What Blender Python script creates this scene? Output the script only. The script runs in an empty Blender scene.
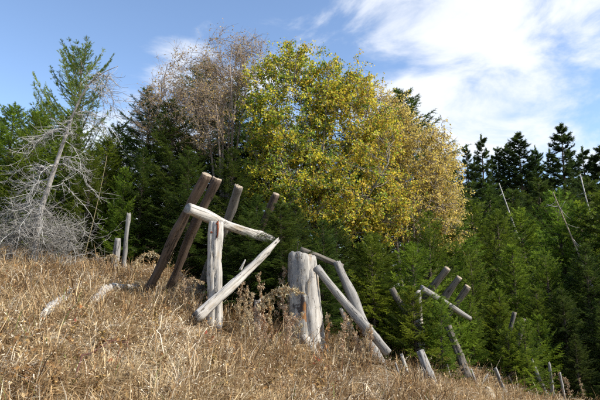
import bpy, math, random
import numpy as np
from mathutils import Vector, Matrix

# ------------------------------------------------------------------ camera, sky, sun, exposure
SC = bpy.context.scene
COL = SC.collection
R = math.radians
FPX, PITCH, EYE = 520.0, R(10.0), 1.6
cam_d = bpy.data.cameras.new('camera')
cam_d.sensor_width = 36.0
cam_d.lens = 36.0 * FPX / 600.0
cam_d.clip_start, cam_d.clip_end = 0.05, 3000.0
cam = bpy.data.objects.new('camera', cam_d)
COL.objects.link(cam)
cam.location = (0, 0, EYE)
cam.rotation_euler = (R(90) + PITCH, 0, 0)
SC.camera = cam

SUN_AZ, SUN_EL = R(110), R(40)          # azimuth clockwise from +Y (view direction)
wd = bpy.data.worlds.new('World')
SC.world = wd
wd.use_nodes = True
nt = wd.node_tree
nt.nodes.clear()


def N(tree, kind, **kw):
    n = tree.nodes.new(kind)
    for k, v in kw.items():
        if k in n.inputs:
            n.inputs[k].default_value = v
        else:
            setattr(n, k, v)
    return n


def math_node(tree, op, a, b=None, clamp=False):
    n = tree.nodes.new('ShaderNodeMath')
    n.operation = op
    n.use_clamp = clamp
    if op == 'MULTIPLY_ADD':
        n.inputs[2].default_value = -0.35
    for i, v in enumerate((a, b)):
        if v is None:
            continue
        if isinstance(v, (int, float)):
            n.inputs[i].default_value = v
        else:
            tree.links.new(v, n.inputs[i])
    return n.outputs[0]


sky = N(nt, 'ShaderNodeTexSky')
sky.sky_type = 'NISHITA'
sky.sun_disc = False
sky.sun_elevation = SUN_EL
sky.sun_rotation = SUN_AZ
sky.altitude = 1200
sky.air_density = 1.0
sky.dust_density = 0.6
sky.ozone_density = 1.6
tc = N(nt, 'ShaderNodeTexCoord')
mp = N(nt, 'ShaderNodeMapping')
mp.inputs['Location'].default_value = (3.1, 0.7, 1.9)
mp.inputs['Rotation'].default_value = (0, R(-32), 0)
mp.inputs['Scale'].default_value = (1.0, 1.0, 2.1)
nt.links.new(tc.outputs['Generated'], mp.inputs[0])
nz = N(nt, 'ShaderNodeTexNoise', Scale=4.0, Detail=10.0, Roughness=0.58, Distortion=0.45)
nt.links.new(mp.outputs[0], nz.inputs['Vector'])
# banks of cloud: a slow wave across the whole sky
vd = N(nt, 'ShaderNodeVectorMath')
vd.operation = 'DOT_PRODUCT'
vd.inputs[1].default_value = (3.2, 0.8, -4.5)
nt.links.new(tc.outputs['Generated'], vd.inputs[0])
ph = math_node(nt, 'ADD', vd.outputs['Value'], 1.75)
wave = math_node(nt, 'SINE', ph)
cov = math_node(nt, 'MULTIPLY', wave, 0.23)
dens = math_node(nt, 'ADD', math_node(nt, 'MULTIPLY_ADD', nz.outputs[0], 1.7), cov)
mr = N(nt, 'ShaderNodeMapRange')
mr.interpolation_type = 'SMOOTHSTEP'
mr.inputs[1].default_value = 0.46
mr.inputs[2].default_value = 0.86
mr.inputs[3].default_value = 0.0
mr.inputs[4].default_value = 0.95
nt.links.new(dens, mr.inputs[0])
mixc = N(nt, 'ShaderNodeMix')
mixc.data_type = 'RGBA'
mixc.inputs[7].default_value = (4.0, 4.15, 4.4, 1)
nt.links.new(mr.outputs[0], mixc.inputs[0])
nt.links.new(sky.outputs[0], mixc.inputs[6])
bg = N(nt, 'ShaderNodeBackground', Strength=0.15)
nt.links.new(mixc.outputs[2], bg.inputs[0])
wo = N(nt, 'ShaderNodeOutputWorld')
nt.links.new(bg.outputs[0], wo.inputs[0])

sun_d = bpy.data.lights.new('sun', 'SUN')
sun_d.energy = 4.3
sun_d.angle = R(0.53)
sun_d.color = (1.0, 0.95, 0.86)
sun = bpy.data.objects.new('sun', sun_d)
COL.objects.link(sun)
SUNV = Vector((math.sin(SUN_AZ) * math.cos(SUN_EL), math.cos(SUN_AZ) * math.cos(SUN_EL), math.sin(SUN_EL)))
sun.rotation_euler = (-SUNV).to_track_quat('-Z', 'Y').to_euler()
sun.location = SUNV * 60

SC.view_settings.view_transform = 'Standard'
SC.view_settings.look = 'None'
SC.view_settings.exposure = 0.8
SC.view_settings.gamma = 1.0
SC.view_settings.use_curve_mapping = False
SC.render.engine = 'CYCLES'
SC.cycles.max_bounces = 6
SC.cycles.diffuse_bounces = 3
SC.cycles.glossy_bounces = 1
SC.cycles.transmission_bounces = 3
SC.cycles.transparent_max_bounces = 4
SC.cycles.use_denoising = False
SC.cycles.use_adaptive_sampling = True
SC.cycles.adaptive_threshold = 0.02
SC.cycles.sample_clamp_indirect = 4.0

# ------------------------------------------------------------------ terrain function and helpers
CP, SP = math.cos(PITCH), math.sin(PITCH)


def sm(a, b, x):
    t = np.clip((x - a) / (b - a), 0, 1)
    return t * t * (3 - 2 * t)


def hgt(x, y):
    """Height of the hillside at x (right), y (away from the photographer)."""
    x = np.asarray(x, float)
    y = np.asarray(y, float)
    base = -0.30 * x + 0.12 * y
    over = np.maximum(y - 9.0, 0)
    base = base - 0.10 * over * sm(9, 12, y)
    base = base + 0.10 * np.maximum(np.abs(x) - 14, 0) * np.where(x > 0, 1, -1)   # flattens out far to the sides
    # the bank that climbs at the far left
    base = base - 0.19 * np.minimum(np.maximum(-x - 2.5, 0), 5)
    base = base + 2.2 * sm(-5.6, -9.0, x) * sm(10.5, 13.5, y)
    bumps = (0.07 * np.sin(1.7 * x + 0.6 * y + 1.0) * np.sin(1.3 * y - 0.5 * x)
             + 0.04 * np.sin(3.9 * x - 1.2 * y) * np.cos(3.1 * y + 0.7 * x + 2.0))
    bumps = bumps + 0.035 * np.sin(7.3 * x + 2.1 * y + np.sin(3 * y)) * np.sin(6.1 * y - 2.7 * x + np.sin(2.3 * x)) * sm(13, 11, y)
    return base + bumps * sm(1.0, 3.0, y)


def P(px, py, Y):
    """The point of the hillside air at depth Y seen along the photograph's direction (px, py)."""
    u, w = (px - 300) / FPX, (200 - py) / FPX
    d = np.array((u, CP - w * SP, SP + w * CP))
    s = Y / d[1]
    return Vector((d[0] * s, Y, EYE + d[2] * s))


def G(x, y):
    return float(hgt(x, y))


def ground_hit(px, py):
    lo = 1.0
    for Y in np.arange(1.0, 60.0, 0.02):
        p = P(px, py, Y)
        if p.z <= G(p.x, p.y):
            return Vector((p.x, p.y, G(p.x, p.y)))
    p = P(px, py, 12.0)
    return Vector((p.x, p.y, G(p.x, p.y)))


def mk_mesh(name, V, tris=None, quads=None, col=None, smooth=False):
    V = np.asarray(V, np.float32)
    me = bpy.data.meshes.new(name)
    lists, starts, totals, at = [], [], [], 0
    for F, k in ((tris, 3), (quads, 4)):
        if F is None or len(F) == 0:
            continue
        F = np.asarray(F, np.int32)
        lists.append(F.ravel())
        starts.append(at + np.arange(len(F)) * k)
        totals.append(np.full(len(F), k))
        at += len(F) * k
    loops = np.concatenate(lists).astype(np.int32)
    st = np.concatenate(starts).astype(np.int32)
    me.vertices.add(len(V))
    me.vertices.foreach_set('co', V.ravel())
    me.loops.add(len(loops))
    me.loops.foreach_set('vertex_index', loops)
    me.polygons.add(len(st))
    me.polygons.foreach_set('loop_start', st)
    if smooth:
        me.polygons.foreach_set('use_smooth', np.ones(len(st), bool))
    me.update(calc_edges=True)
    if col is not None:
        a = me.attributes.new('Col', 'FLOAT_COLOR', 'POINT')
        c = np.ones((len(V), 4), np.float32)
        c[:, :3] = col
        a.data.foreach_set('color', c.ravel())
    me.validate()
    return me


def obj(name, me, mat=None, parent=None, label=None, cat=None, group=None, kind=None, loc=None):
    o = bpy.data.objects.new(name, me)
    COL.objects.link(o)
    if mat is not None and me is not None and len(me.materials) == 0:
        me.materials.append(mat)
    if parent is not None:
        o.parent = parent
    if loc is not None:
        o.location = loc
    tag(o, label, cat, group, kind)
    return o


def tag(o, label=None, cat=None, group=None, kind=None):
    for k, v in (('label', label), ('category', cat), ('group', group), ('kind', kind)):
        if v:
            o[k] = v
    return o


class Tubes:
    """Collects tapered tubes (limbs, twigs, stems) for one mesh."""

    def __init__(self):
        self.V, self.Q, self.T, self.C, self.n = [], [], [], [], 0

    def tube(self, pts, rad, sides=4, col=(0.2, 0.2, 0.2), cap=True):
        pts = np.asarray(pts, float)
        m = len(pts)
        rad = np.broadcast_to(np.asarray(rad, float), (m,))
        tan = np.gradient(pts, axis=0)
        tan /= np.linalg.norm(tan, axis=1, keepdims=True) + 1e-9
        ref = np.array((0.31, 0.17, 0.93)) if abs(tan[0, 2]) < 0.9 else np.array((0.95, 0.2, 0.1))
        n1 = np.cross(tan, ref)
        n1 /= np.linalg.norm(n1, axis=1, keepdims=True) + 1e-9
        n2 = np.cross(tan, n1)
        a = np.arange(sides) * 2 * np.pi / sides
        ring = (pts[:, None, :] + rad[:, None, None] * (np.cos(a)[None, :, None] * n1[:, None, :] + np.sin(a)[None, :, None] * n2[:, None, :]))
        self.V.append(ring.reshape(-1, 3))
        i = np.arange(m - 1)[:, None] * sides
        j = np.arange(sides)[None, :]
        k = (j + 1) % sides
        q = np.stack((i + j, i + k, i + sides + k, i + sides + j), -1).reshape(-1, 4) + self.n
        self.Q.append(q)
        self.C.append(np.broadcast_to(np.asarray(col, float), (m * sides, 3)))
        if cap and sides >= 3:
            e = self.n + (m - 1) * sides
            self.T.append(np.array([(e, e + b, e + b + 1) for b in range(1, sides - 1)]))
        self.n += m * sides

    def mesh(self, name, smooth=True):
        T = np.concatenate(self.T) if self.T else None
        return mk_mesh(name, np.concatenate(self.V), T, np.concatenate(self.Q), np.concatenate(self.C), smooth)


def curve(p0, p1, sag=0.0, side=0.0, n=6, rng=None, wob=0.0):
    p0, p1 = np.asarray(p0, float), np.asarray(p1, float)
    t = np.linspace(0, 1, n)[:, None]
    pts = p0 + (p1 - p0) * t
    L = np.linalg.norm(p1 - p0)
    b = (t * (1 - t) * 4)
    pts = pts + b * np.array((0, 0, -sag * L))
    if side:
        s = np.cross(p1 - p0, (0, 0, 1))
        s /= np.linalg.norm(s) + 1e-9
        pts = pts + b * s * side * L
    if rng is not None and wob:
        pts[1:-1] += rng.normal(0, wob * L, (n - 2, 3))
    return pts


# ------------------------------------------------------------------ materials
def new_mat(name):
    m = bpy.data.materials.new(name)
    m.use_nodes = True
    t = m.node_tree
    t.nodes.clear()
    out = N(t, 'ShaderNodeOutputMaterial')
    return m, t, out


def leaf_mat(name, transl=0.35, rough=0.6, spec=0.25, tint=(1, 1, 1), var=0.25):
    """Foliage: leaf colour from the per-leaf attribute, light passing through, a little sheen."""
    m, t, out = new_mat(name)
    at = N(t, 'ShaderNodeAttribute', attribute_name='Col')
    oi = N(t, 'ShaderNodeObjectInfo')
    hv = N(t, 'ShaderNodeHueSaturation')
    t.links.new(at.outputs['Color'], hv.inputs['Color'])
    v = math_node(t, 'MULTIPLY', oi.outputs['Random'], var)
    v = math_node(t, 'ADD', v, 1.0 - var / 2)
    t.links.new(v, hv.inputs['Value'])
    h = math_node(t, 'MULTIPLY', oi.outputs['Random'], 0.03)
    h = math_node(t, 'ADD', h, 0.485)
    t.links.new(h, hv.inputs['Hue'])
    p = N(t, 'ShaderNodeBsdfPrincipled', Roughness=rough)
    p.inputs['Specular IOR Level'].default_value = spec
    t.links.new(hv.outputs[0], p.inputs['Base Color'])
    tr = N(t, 'ShaderNodeBsdfTranslucent')
    t.links.new(hv.outputs[0], tr.inputs['Color'])
    mx = N(t, 'ShaderNodeMixShader')
    mx.inputs[0].default_value = transl
    t.links.new(p.outputs[0], mx.inputs[1])
    t.links.new(tr.outputs[0], mx.inputs[2])
    t.links.new(mx.outputs[0], out.inputs[0])
    return m


def bark_mat(name):
    m, t, out = new_mat(name)
    at = N(t, 'ShaderNodeAttribute', attribute_name='Col')
    tcn = N(t, 'ShaderNodeTexCoord')
    nz = N(t, 'ShaderNodeTexNoise', Scale=9.0, Detail=6.0, Roughness=0.65)
    t.links.new(tcn.outputs['Object'], nz.inputs['Vector'])
    mr = N(t, 'ShaderNodeMapRange')
    mr.inputs[1].default_value, mr.inputs[2].default_value = 0.3, 0.7
    mr.inputs[3].default_value, mr.inputs[4].default_value = 0.55, 1.35
    t.links.new(nz.outputs[0], mr.inputs[0])
    vm = N(t, 'ShaderNodeVectorMath')
    vm.operation = 'SCALE'
    t.links.new(at.outputs['Color'], vm.inputs[0])
    t.links.new(mr.outputs[0], vm.inputs['Scale'])
    p = N(t, 'ShaderNodeBsdfPrincipled', Roughness=0.85)
    p.inputs['Specular IOR Level'].default_value = 0.15
    t.links.new(vm.outputs[0], p.inputs['Base Color'])
    b = N(t, 'ShaderNodeBump', Strength=0.5, Distance=0.01)
    t.links.new(nz.outputs[0], b.inputs['Height'])
    t.links.new(b.outputs[0], p.inputs['Normal'])
    t.links.new(p.outputs[0], out.inputs[0])
    return m


def wood_mat(name, pale, mid, dark, stain=None, stain_amt=0.0, grain=1.0):
    """Weathered timber: fibres and drying cracks run along the log's own Z axis."""
    m, t, out = new_mat(name)
    tcn = N(t, 'ShaderNodeTexCoord')
    oi = N(t, 'ShaderNodeObjectInfo')
    add = N(t, 'ShaderNodeVectorMath')
    add.operation = 'ADD'
    t.links.new(tcn.outputs['Object'], add.inputs[0])
    off = N(t, 'ShaderNodeCombineXYZ')
    o7 = math_node(t, 'MULTIPLY', oi.outputs['Random'], 37.0)
    t.links.new(o7, off.inputs[2])
    t.links.new(off.outputs[0], add.inputs[1])
    mp1 = N(t, 'ShaderNodeMapping')
    mp1.inputs['Scale'].default_value = (46 * grain, 46 * grain, 2.2)
    t.links.new(add.outputs[0], mp1.inputs[0])
    fib = N(t, 'ShaderNodeTexNoise', Scale=1.0, Detail=7.0, Roughness=0.62, Distortion=0.25)
    t.links.new(mp1.outputs[0], fib.inputs['Vector'])
    mp2 = N(t, 'ShaderNodeMapping')
    mp2.inputs['Scale'].default_value = (15, 15, 0.9)
    t.links.new(add.outputs[0], mp2.inputs[0])
    crk = N(t, 'ShaderNodeTexNoise', Scale=1.0, Detail=4.0, Roughness=0.5, Distortion=0.4)
    t.links.new(mp2.outputs[0], crk.inputs['Vector'])
    blo = N(t, 'ShaderNodeTexNoise', Scale=4.5, Detail=5.0, Roughness=0.6)
    t.links.new(add.outputs[0], blo.inputs['Vector'])
    cr = N(t, 'ShaderNodeValToRGB')
    cr.color_ramp.elements[0].position = 0.28
    cr.color_ramp.elements[0].color = (*dark, 1)
    cr.color_ramp.elements[1].position = 0.68
    cr.color_ramp.elements[1].color = (*pale, 1)
    e = cr.color_ramp.elements.new(0.46)
    e.color = (*mid, 1)
    mixv = math_node(t, 'MULTIPLY', fib.outputs[0], 0.65)
    mixv2 = math_node(t, 'MULTIPLY', blo.outputs[0], 0.35)
    t.links.new(math_node(t, 'ADD', mixv, mixv2), cr.inputs[0])
    # cracks: thin valleys of the coarse grain
    d = math_node(t, 'ABSOLUTE', math_node(t, 'SUBTRACT', crk.outputs[0], 0.47))
    ck = N(t, 'ShaderNodeMapRange')
    ck.inputs[1].default_value, ck.inputs[2].default_value = 0.0, 0.012
    t.links.new(d, ck.inputs[0])
    mc = N(t, 'ShaderNodeMix')
    mc.data_type = 'RGBA'
    mc.inputs[6].default_value = (dark[0] * 0.35, dark[1] * 0.33, dark[2] * 0.3, 1)
    t.links.new(ck.outputs[0], mc.inputs[0])
    t.links.new(cr.outputs[0], mc.inputs[7])
    colr = mc.outputs[2]
    if stain is not None:
        st = N(t, 'ShaderNodeTexNoise', Scale=5.5, Detail=3.0, Roughness=0.55)
        mp3 = N(t, 'ShaderNodeMapping')
        mp3.inputs['Scale'].default_value = (1.3, 1.3, 0.45)
        mp3.inputs['Location'].default_value = (5.2, 1.7, 3.3)
        t.links.new(add.outputs[0], mp3.inputs[0])
        t.links.new(mp3.outputs[0], st.inputs['Vector'])
        sr = N(t, 'ShaderNodeMapRange')
        sr.inputs[1].default_value, sr.inputs[2].default_value = 0.56, 0.66
        sr.inputs[4].default_value = stain_amt
        t.links.new(st.outputs[0], sr.inputs[0])
        ms = N(t, 'ShaderNodeMix')
        ms.data_type = 'RGBA'
        ms.inputs[7].default_value = (*stain, 1)
        t.links.new(sr.outputs[0], ms.inputs[0])
        t.links.new(colr, ms.inputs[6])
        colr = ms.outputs[2]
    p = N(t, 'ShaderNodeBsdfPrincipled', Roughness=0.8)
    p.inputs['Specular IOR Level'].default_value = 0.2
    t.links.new(colr, p.inputs['Base Color'])
    b = N(t, 'ShaderNodeBump', Strength=0.9, Distance=0.012)
    hsum = math_node(t, 'ADD', math_node(t, 'MULTIPLY', fib.outputs[0], 0.6), math_node(t, 'MULTIPLY', ck.outputs[0], 0.5))
    t.links.new(hsum, b.inputs['Height'])
    t.links.new(b.outputs[0], p.inputs['Normal'])
    t.links.new(p.outputs[0], out.inputs[0])
    return m


def plain_mat(name, c1, c2, scale=6.0, rough=0.8, metal=0.0, bump=0.4):
    m, t, out = new_mat(name)
    tcn = N(t, 'ShaderNodeTexCoord')
    nz = N(t, 'ShaderNodeTexNoise', Scale=scale, Detail=8.0, Roughness=0.65)
    t.links.new(tcn.outputs['Object'], nz.inputs['Vector'])
    cr = N(t, 'ShaderNodeValToRGB')
    cr.color_ramp.elements[0].position, cr.color_ramp.elements[1].position = 0.35, 0.66
    cr.color_ramp.elements[0].color = (*c1, 1)
    cr.color_ramp.elements[1].color = (*c2, 1)
    t.links.new(nz.outputs[0], cr.inputs[0])
    p = N(t, 'ShaderNodeBsdfPrincipled', Roughness=rough, Metallic=metal)
    p.inputs['Specular IOR Level'].default_value = 0.2
    t.links.new(cr.outputs[0], p.inputs['Base Color'])
    b = N(t, 'ShaderNodeBump', Strength=bump, Distance=0.03)
    t.links.new(nz.outputs[0], b.inputs['Height'])
    t.links.new(b.outputs[0], p.inputs['Normal'])
    t.links.new(p.outputs[0], out.inputs[0])
    return m


M_SPRUCE = leaf_mat('spruce_needles', 0.42, 0.6, 0.12, var=0.4)
M_LEAF = leaf_mat('broad_leaves', 0.5, 0.5, 0.3, var=0.0)
M_GRASS = leaf_mat('dry_grass', 0.25, 0.7, 0.2, var=0.0)
M_BARK = bark_mat('bark')
M_PALE = wood_mat('bleached_timber', (0.54, 0.51, 0.465), (0.37, 0.34, 0.30), (0.14, 0.12, 0.095), (0.27, 0.19, 0.10), 0.5)
M_GREY = wood_mat('grey_timber', (0.35, 0.33, 0.30), (0.225, 0.21, 0.19), (0.075, 0.068, 0.06))
M_SHADED = wood_mat('shade_darkened_grey_timber', (0.20, 0.175, 0.145), (0.12, 0.103, 0.085), (0.045, 0.037, 0.03))  # grey timber made darker: the shade among the spruces is put into its colour
M_BROWN = wood_mat('shade_darkened_brown_timber', (0.14, 0.10, 0.072), (0.08, 0.056, 0.04), (0.028, 0.02, 0.015))  # brown wood, darkened further: the poles' shade is put into the colour
M_STUMP = wood_mat('rotten_stump_timber', (0.44, 0.41, 0.365), (0.27, 0.25, 0.22), (0.09, 0.08, 0.07), (0.30, 0.20, 0.11), 0.75, 0.7)
M_CUT = plain_mat('sawn_end_grain', (0.20, 0.15, 0.10), (0.40, 0.33, 0.25), 25, 0.85)
M_RUST = plain_mat('rusty_iron', (0.10, 0.028, 0.014), (0.25, 0.07, 0.03), 30, 0.8)
M_IRON = plain_mat('dark_iron', (0.03, 0.028, 0.027), (0.08, 0.06, 0.05), 40, 0.6, 0.6)
M_STONE = plain_mat('pale_stone', (0.20, 0.16, 0.11), (0.42, 0.36, 0.27), 7, 0.9, 0, 0.8)
M_SOIL = plain_mat('soil_and_thatch', (0.05, 0.035, 0.02), (0.21, 0.145, 0.075), 5.0, 0.95, 0, 0.6)

# ------------------------------------------------------------------ ground
def axis(lo, hi, dense_lo, dense_hi, fine, coarse):
    a = list(np.arange(dense_lo, dense_hi, fine))
    x, s = dense_lo, fine
    left = []
    while x > lo:
        s = min(s * 1.25, coarse)
        x -= s
        left.append(x)
    x, s = dense_hi, fine
    right = [dense_hi]
    while x < hi:
        s = min(s * 1.25, coarse)
        x += s
        right.append(x)
    return np.array(left[::-1] + a + right)


gx = axis(-400, 400, -8, 8, 0.12, 20)
gy = axis(-60, 700, 1, 13, 0.12, 20)
GX, GY = np.meshgrid(gx, gy, indexing='ij')
GV = np.stack((GX, GY, hgt(GX, GY)), -1).reshape(-1, 3)
ii, jj = np.meshgrid(np.arange(len(gx) - 1), np.arange(len(gy) - 1), indexing='ij')
k0 = (ii * len(gy) + jj).ravel()
gq = np.stack((k0, k0 + len(gy), k0 + len(gy) + 1, k0 + 1), -1)
ground = obj('ground', mk_mesh('ground', GV, None, gq, None, True), M_SOIL, kind='structure',
             label='dry hillside sloping down to the right', cat='ground')

# ------------------------------------------------------------------ conifers
def needle_mesh(name, pos, dirs, upv, length, cols, rng, K=10, nlen=0.032, nw=0.012):
    """Each shoot becomes a fringe of K needle blades round its axis."""
    S = len(pos)
    dirs = dirs / (np.linalg.norm(dirs, axis=1, keepdims=True) + 1e-9)
    side = np.cross(dirs, upv)
    side /= np.linalg.norm(side, axis=1, keepdims=True) + 1e-9
    up = np.cross(side, dirs)
    t = (np.arange(K) // 2 + 0.5) / (K / 2)
    t = np.clip(t[None, :] + rng.normal(0, 0.06, (S, K)), 0, 1)
    sgn = np.where(np.arange(K) % 2 == 0, 1.0, -1.0)[None, :]
    ang = rng.normal(0.25, 0.50, (S, K))
    base = pos[:, None, :] + dirs[:, None, :] * (t * length[:, None])[..., None]
    out = (sgn * np.cos(ang))[..., None] * side[:, None, :] + np.sin(ang)[..., None] * up[:, None, :]
    fw = 0.55 + 0.5 * t
    nl = nlen * (1.15 - 0.45 * t) * rng.uniform(0.7, 1.25, (S, K))
    tip = base + (out * 0.85 + dirs[:, None, :] * fw[..., None]) * nl[..., None]
    w = dirs[:, None, :] * nw * 0.5 + out * 0.0
    V = np.stack((base - w, base + w, tip), 2).reshape(-1, 3)
    T = np.arange(len(V)).reshape(-1, 3)
    c = np.repeat(cols, K * 3, axis=0)
    return mk_mesh(name, V, T, None, c)


def make_conifer(seed, H, Rb, style):
    """Mesh pair (trunk and limbs, needles) of a conifer with base at the origin, height H, radius Rb."""
    rng = np.random.default_rng(seed)
    wood = Tubes()
    n = 9
    zz = np.linspace(-0.4, H, n)
    tr = np.stack((0.007 * H * np.sin(zz * 5 / H + seed) * (zz > 0), 0.007 * H * np.cos(zz * 4 / H + seed * 2) * (zz > 0), zz), -1)
    trunk_r = (0.016 * H + 0.01) * (1 - np.clip(zz, 0, H) / H) ** 0.9 + 0.006
    bark = np.array(style.get('bark', (0.10, 0.075, 0.055)))
    wood.tube(tr, trunk_r, 7, bark)
    P_, D_, U_, L_, C_ = [], [], [], [], []
    cA, cB = np.array(style['c0']), np.array(style['c1'])
    z = style.get('z0', 0.03) * H
    dz = style['dz']
    sl = style['shoot']
    while z < H * 0.985:
        f = z / H
        rad = Rb * (1 - f) ** style.get('pow', 0.85) * (1.0 if f > 0.12 else 0.75 + 2 * f) + 0.05
        nb = max(3, int(round(style['nb'] * (0.65 + 0.35 * (1 - f)))))
        a0 = rng.uniform(0, 6.28)
        for b in range(nb):
            a = a0 + b * 6.2832 / nb + rng.normal(0, 0.22)
            L = rad * rng.uniform(0.62, 1.18)
            if rng.random() < style.get('gap', 0.0):
                continue
            zb = z + rng.uniform(-0.5, 0.5) * dz
            cx, cy = np.interp(zb, zz, tr[:, 0]), np.interp(zb, zz, tr[:, 1])
            rise = style['rise'] + style['rise_top'] * f + rng.normal(0, 0.08)
            dr, tu = style['droop'] * (1 - 0.5 * f), style['tip']
            ns = max(4, int(L / 0.16))
            s = np.linspace(0, 1, ns + 1)
            hr = L * s
            hz = L * (rise * s - dr * s ** 2 + tu * s ** 3)
            bend = rng.normal(0, 0.16) * s ** 2 * L
            bx = cx + hr * math.cos(a) - bend * math.sin(a)
            by = cy + hr * math.sin(a) + bend * math.cos(a)
            bp = np.stack((bx, by, zb + hz), -1)
            wood.tube(bp, np.linspace(0.006 + 0.012 * L, 0.003, len(bp)), 3, bark * 1.1)
            # side twigs
            step = style['step']
            m = max(3, int(L / step))
            tone = rng.normal(0, 0.22)
            for i in range(m + 1):
                q = (0.16 + 0.84 * (i + rng.uniform(0, 0.8)) / (m + 0.8))
                if q > 1:
                    q = 1.0
                p = np.array([np.interp(q, s, bp[:, k]) for k in range(3)])
                i0 = min(int(q * ns), ns - 1)
                d = bp[i0 + 1] - bp[i0]
                d /= np.linalg.norm(d) + 1e-9
                sd = np.cross(d, (0, 0, 1.0))
                sd /= np.linalg.norm(sd) + 1e-9
                for sg in (-1, 1):
                    tl = min(0.42 * L * (1.08 - q) + 0.07, style.get('twmax', 0.5)) * rng.uniform(0.6, 1.2)
                    td = d * 0.75 + sg * sd * rng.uniform(0.6, 0.95) + np.array((0, 0, rng.normal(style.get('twz', -0.08), style.get('twsd', 0.17))))
                    td /= np.linalg.norm(td)
                    k = max(1, int(round(tl / sl)))
                    tt = (np.arange(k)) * (tl / k)
                    hang = -style.get('hang', 0.25) * (tt / (tl + 1e-6)) ** 2 * tl
                    pos = p + td * tt[:, None] + np.stack((np.zeros(k), np.zeros(k), hang), -1)
                    P_.append(pos)
                    D_.append(np.broadcast_to(td, (k, 3)) + rng.normal(0, 0.16, (k, 3)))
                    L_.append(np.full(k, tl / k * 1.15))
                    mixf = np.clip(0.42 + tone + rng.normal(0, 0.18, k), 0, 1)
                    C_.append(cA + (cB - cA) * mixf[:, None])
                # along the limb itself
                P_.append(p[None]); D_.append(d[None]); L_.append(np.array([step * 1.2]))
                C_.append((cA + (cB - cA) * np.clip(0.5 + tone, 0, 1))[None])
        z += dz * rng.uniform(0.75, 1.25) * (1.15 - 0.55 * f)
    # leader
    for i in range(5):
        P_.append(np.array([[tr[-1, 0], tr[-1, 1], H - 0.09 * i]])); D_.append(np.array([[rng.normal(0, 0.2), rng.normal(0, 0.2), 1.0]]))
        L_.append(np.array([sl])); C_.append(cB[None] * 0.9)
    pos, dirs, ln, col = map(np.concatenate, (P_, D_, L_, C_))
    U_ = np.tile((0.0, 0.0, 1.0), (len(pos), 1)) + rng.normal(0, 0.2, (len(pos), 3))
    nm = needle_mesh('crown', pos, dirs, U_, ln, col, rng, style['K'], style['nl'], style['nw'])
    nm.materials.append(M_SPRUCE)
    wm = wood.mesh('trunk')
    wm.materials.append(M_BARK)
    return wm, nm, H


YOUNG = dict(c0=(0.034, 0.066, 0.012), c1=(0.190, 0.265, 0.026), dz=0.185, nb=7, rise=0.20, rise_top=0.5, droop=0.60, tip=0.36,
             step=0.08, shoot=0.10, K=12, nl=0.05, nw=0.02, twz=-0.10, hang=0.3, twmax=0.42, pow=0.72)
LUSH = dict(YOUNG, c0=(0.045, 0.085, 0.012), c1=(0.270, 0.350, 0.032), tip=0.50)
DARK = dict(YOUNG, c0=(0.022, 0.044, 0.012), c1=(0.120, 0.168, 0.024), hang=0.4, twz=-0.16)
TALL = dict(c0=(0.018, 0.034, 0.012), c1=(0.085, 0.125, 0.030), dz=0.50, nb=7, rise=0.06, rise_top=0.35, droop=0.55, tip=0.35,
            step=0.22, shoot=0.25, K=14, nl=0.18, nw=0.075, twz=-0.3, hang=0.8, twmax=1.0, gap=0.10, pow=0.72)
LARCH = dict(c0=(0.060, 0.100, 0.016), c1=(0.265, 0.315, 0.044), dz=0.19, nb=6, rise=0.42, rise_top=0.45, droop=0.15, tip=0.45,
             step=0.085, shoot=0.09, K=12, nl=0.05, nw=0.019, twz=-0.05, hang=0.2, twmax=0.22, gap=0.34, pow=0.55, bark=(0.16, 0.13, 0.10))
CON = {
    'young_a': make_conifer(11, 5.0, 1.7, YOUNG),
    'young_b': make_conifer(12, 5.0, 1.5, LUSH),
    'young_c': make_conifer(13, 3.0, 1.35, LUSH),
    'dark_a': make_conifer(14, 6.0, 1.95, DARK),
    'young_d': make_conifer(18, 5.0, 1.45, dict(LUSH, gap=0.16, rise=0.36, droop=0.42, K=10, dz=0.2, c1=(0.235, 0.315, 0.030))),
    'tall_a': make_conifer(15, 17.0, 3.1, TALL),
    'tall_b': make_conifer(16, 17.0, 3.8, dict(TALL, gap=0.14)),
    'larch': make_conifer(17, 5.6, 1.75, LARCH),
}


OWN_LABEL = {
    (3, 118): 'bushy spruce at the very left edge with its tip against the sky', (46, 104): 'bright spruce tip showing left of the larch trunk',
    (118, 128): 'pointed spruce in the dip between the larch and the bare tree', (14, 106): 'tall bright spruce near the left edge, left of the larch',
    (150, 92): 'dark spruce at the left flank of the bare tree', (205, 66): 'tallest dark spruce showing through the bare tree',
    (446, 208): 'young spruce directly right of the golden tree at the top of the thicket', (556, 194): 'light green pointed spruce behind the slim leaning dead stem',
    (604, 192): 'young spruce cut by the right edge at the top of the thicket', (472, 203): 'young spruce left of the slanting white dead trunk',
    (250, 212): 'dark spruce between the white post and the split log top', (282, 204): 'dark spruce directly left of the stump top',
    (322, 222): 'dark spruce directly behind the stump and leaning log', (600, 300): 'dark shaded spruce low at the right edge'}


def conifer(kind, px, py, Y, label, group, wid=1.0, name='spruce_tree', rot=None, lean=(0, 0)):
    """Stand a conifer on the hillside at depth Y with its tip seen along (px, py)."""
    top = P(px, py, Y)
    base = G(top.x, Y)
    label = OWN_LABEL.get((px, py), label)
    wm, nm, H0 = CON[kind]
    s = (top.z - base) / H0
    e = obj(name, None, None, None, label, 'tree', group, None, (top.x, Y, base))
    ang = rot if rot is not None else (px * 0.37 + Y * 1.3) % 6.28
    e.rotation_euler = (R(lean[0]), R(lean[1]), ang)
    e.scale = (s * wid, s * wid, s)
    obj('trunk', wm, None, e)
    obj('crown', nm, None, e, kind='stuff')
    return e


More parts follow.
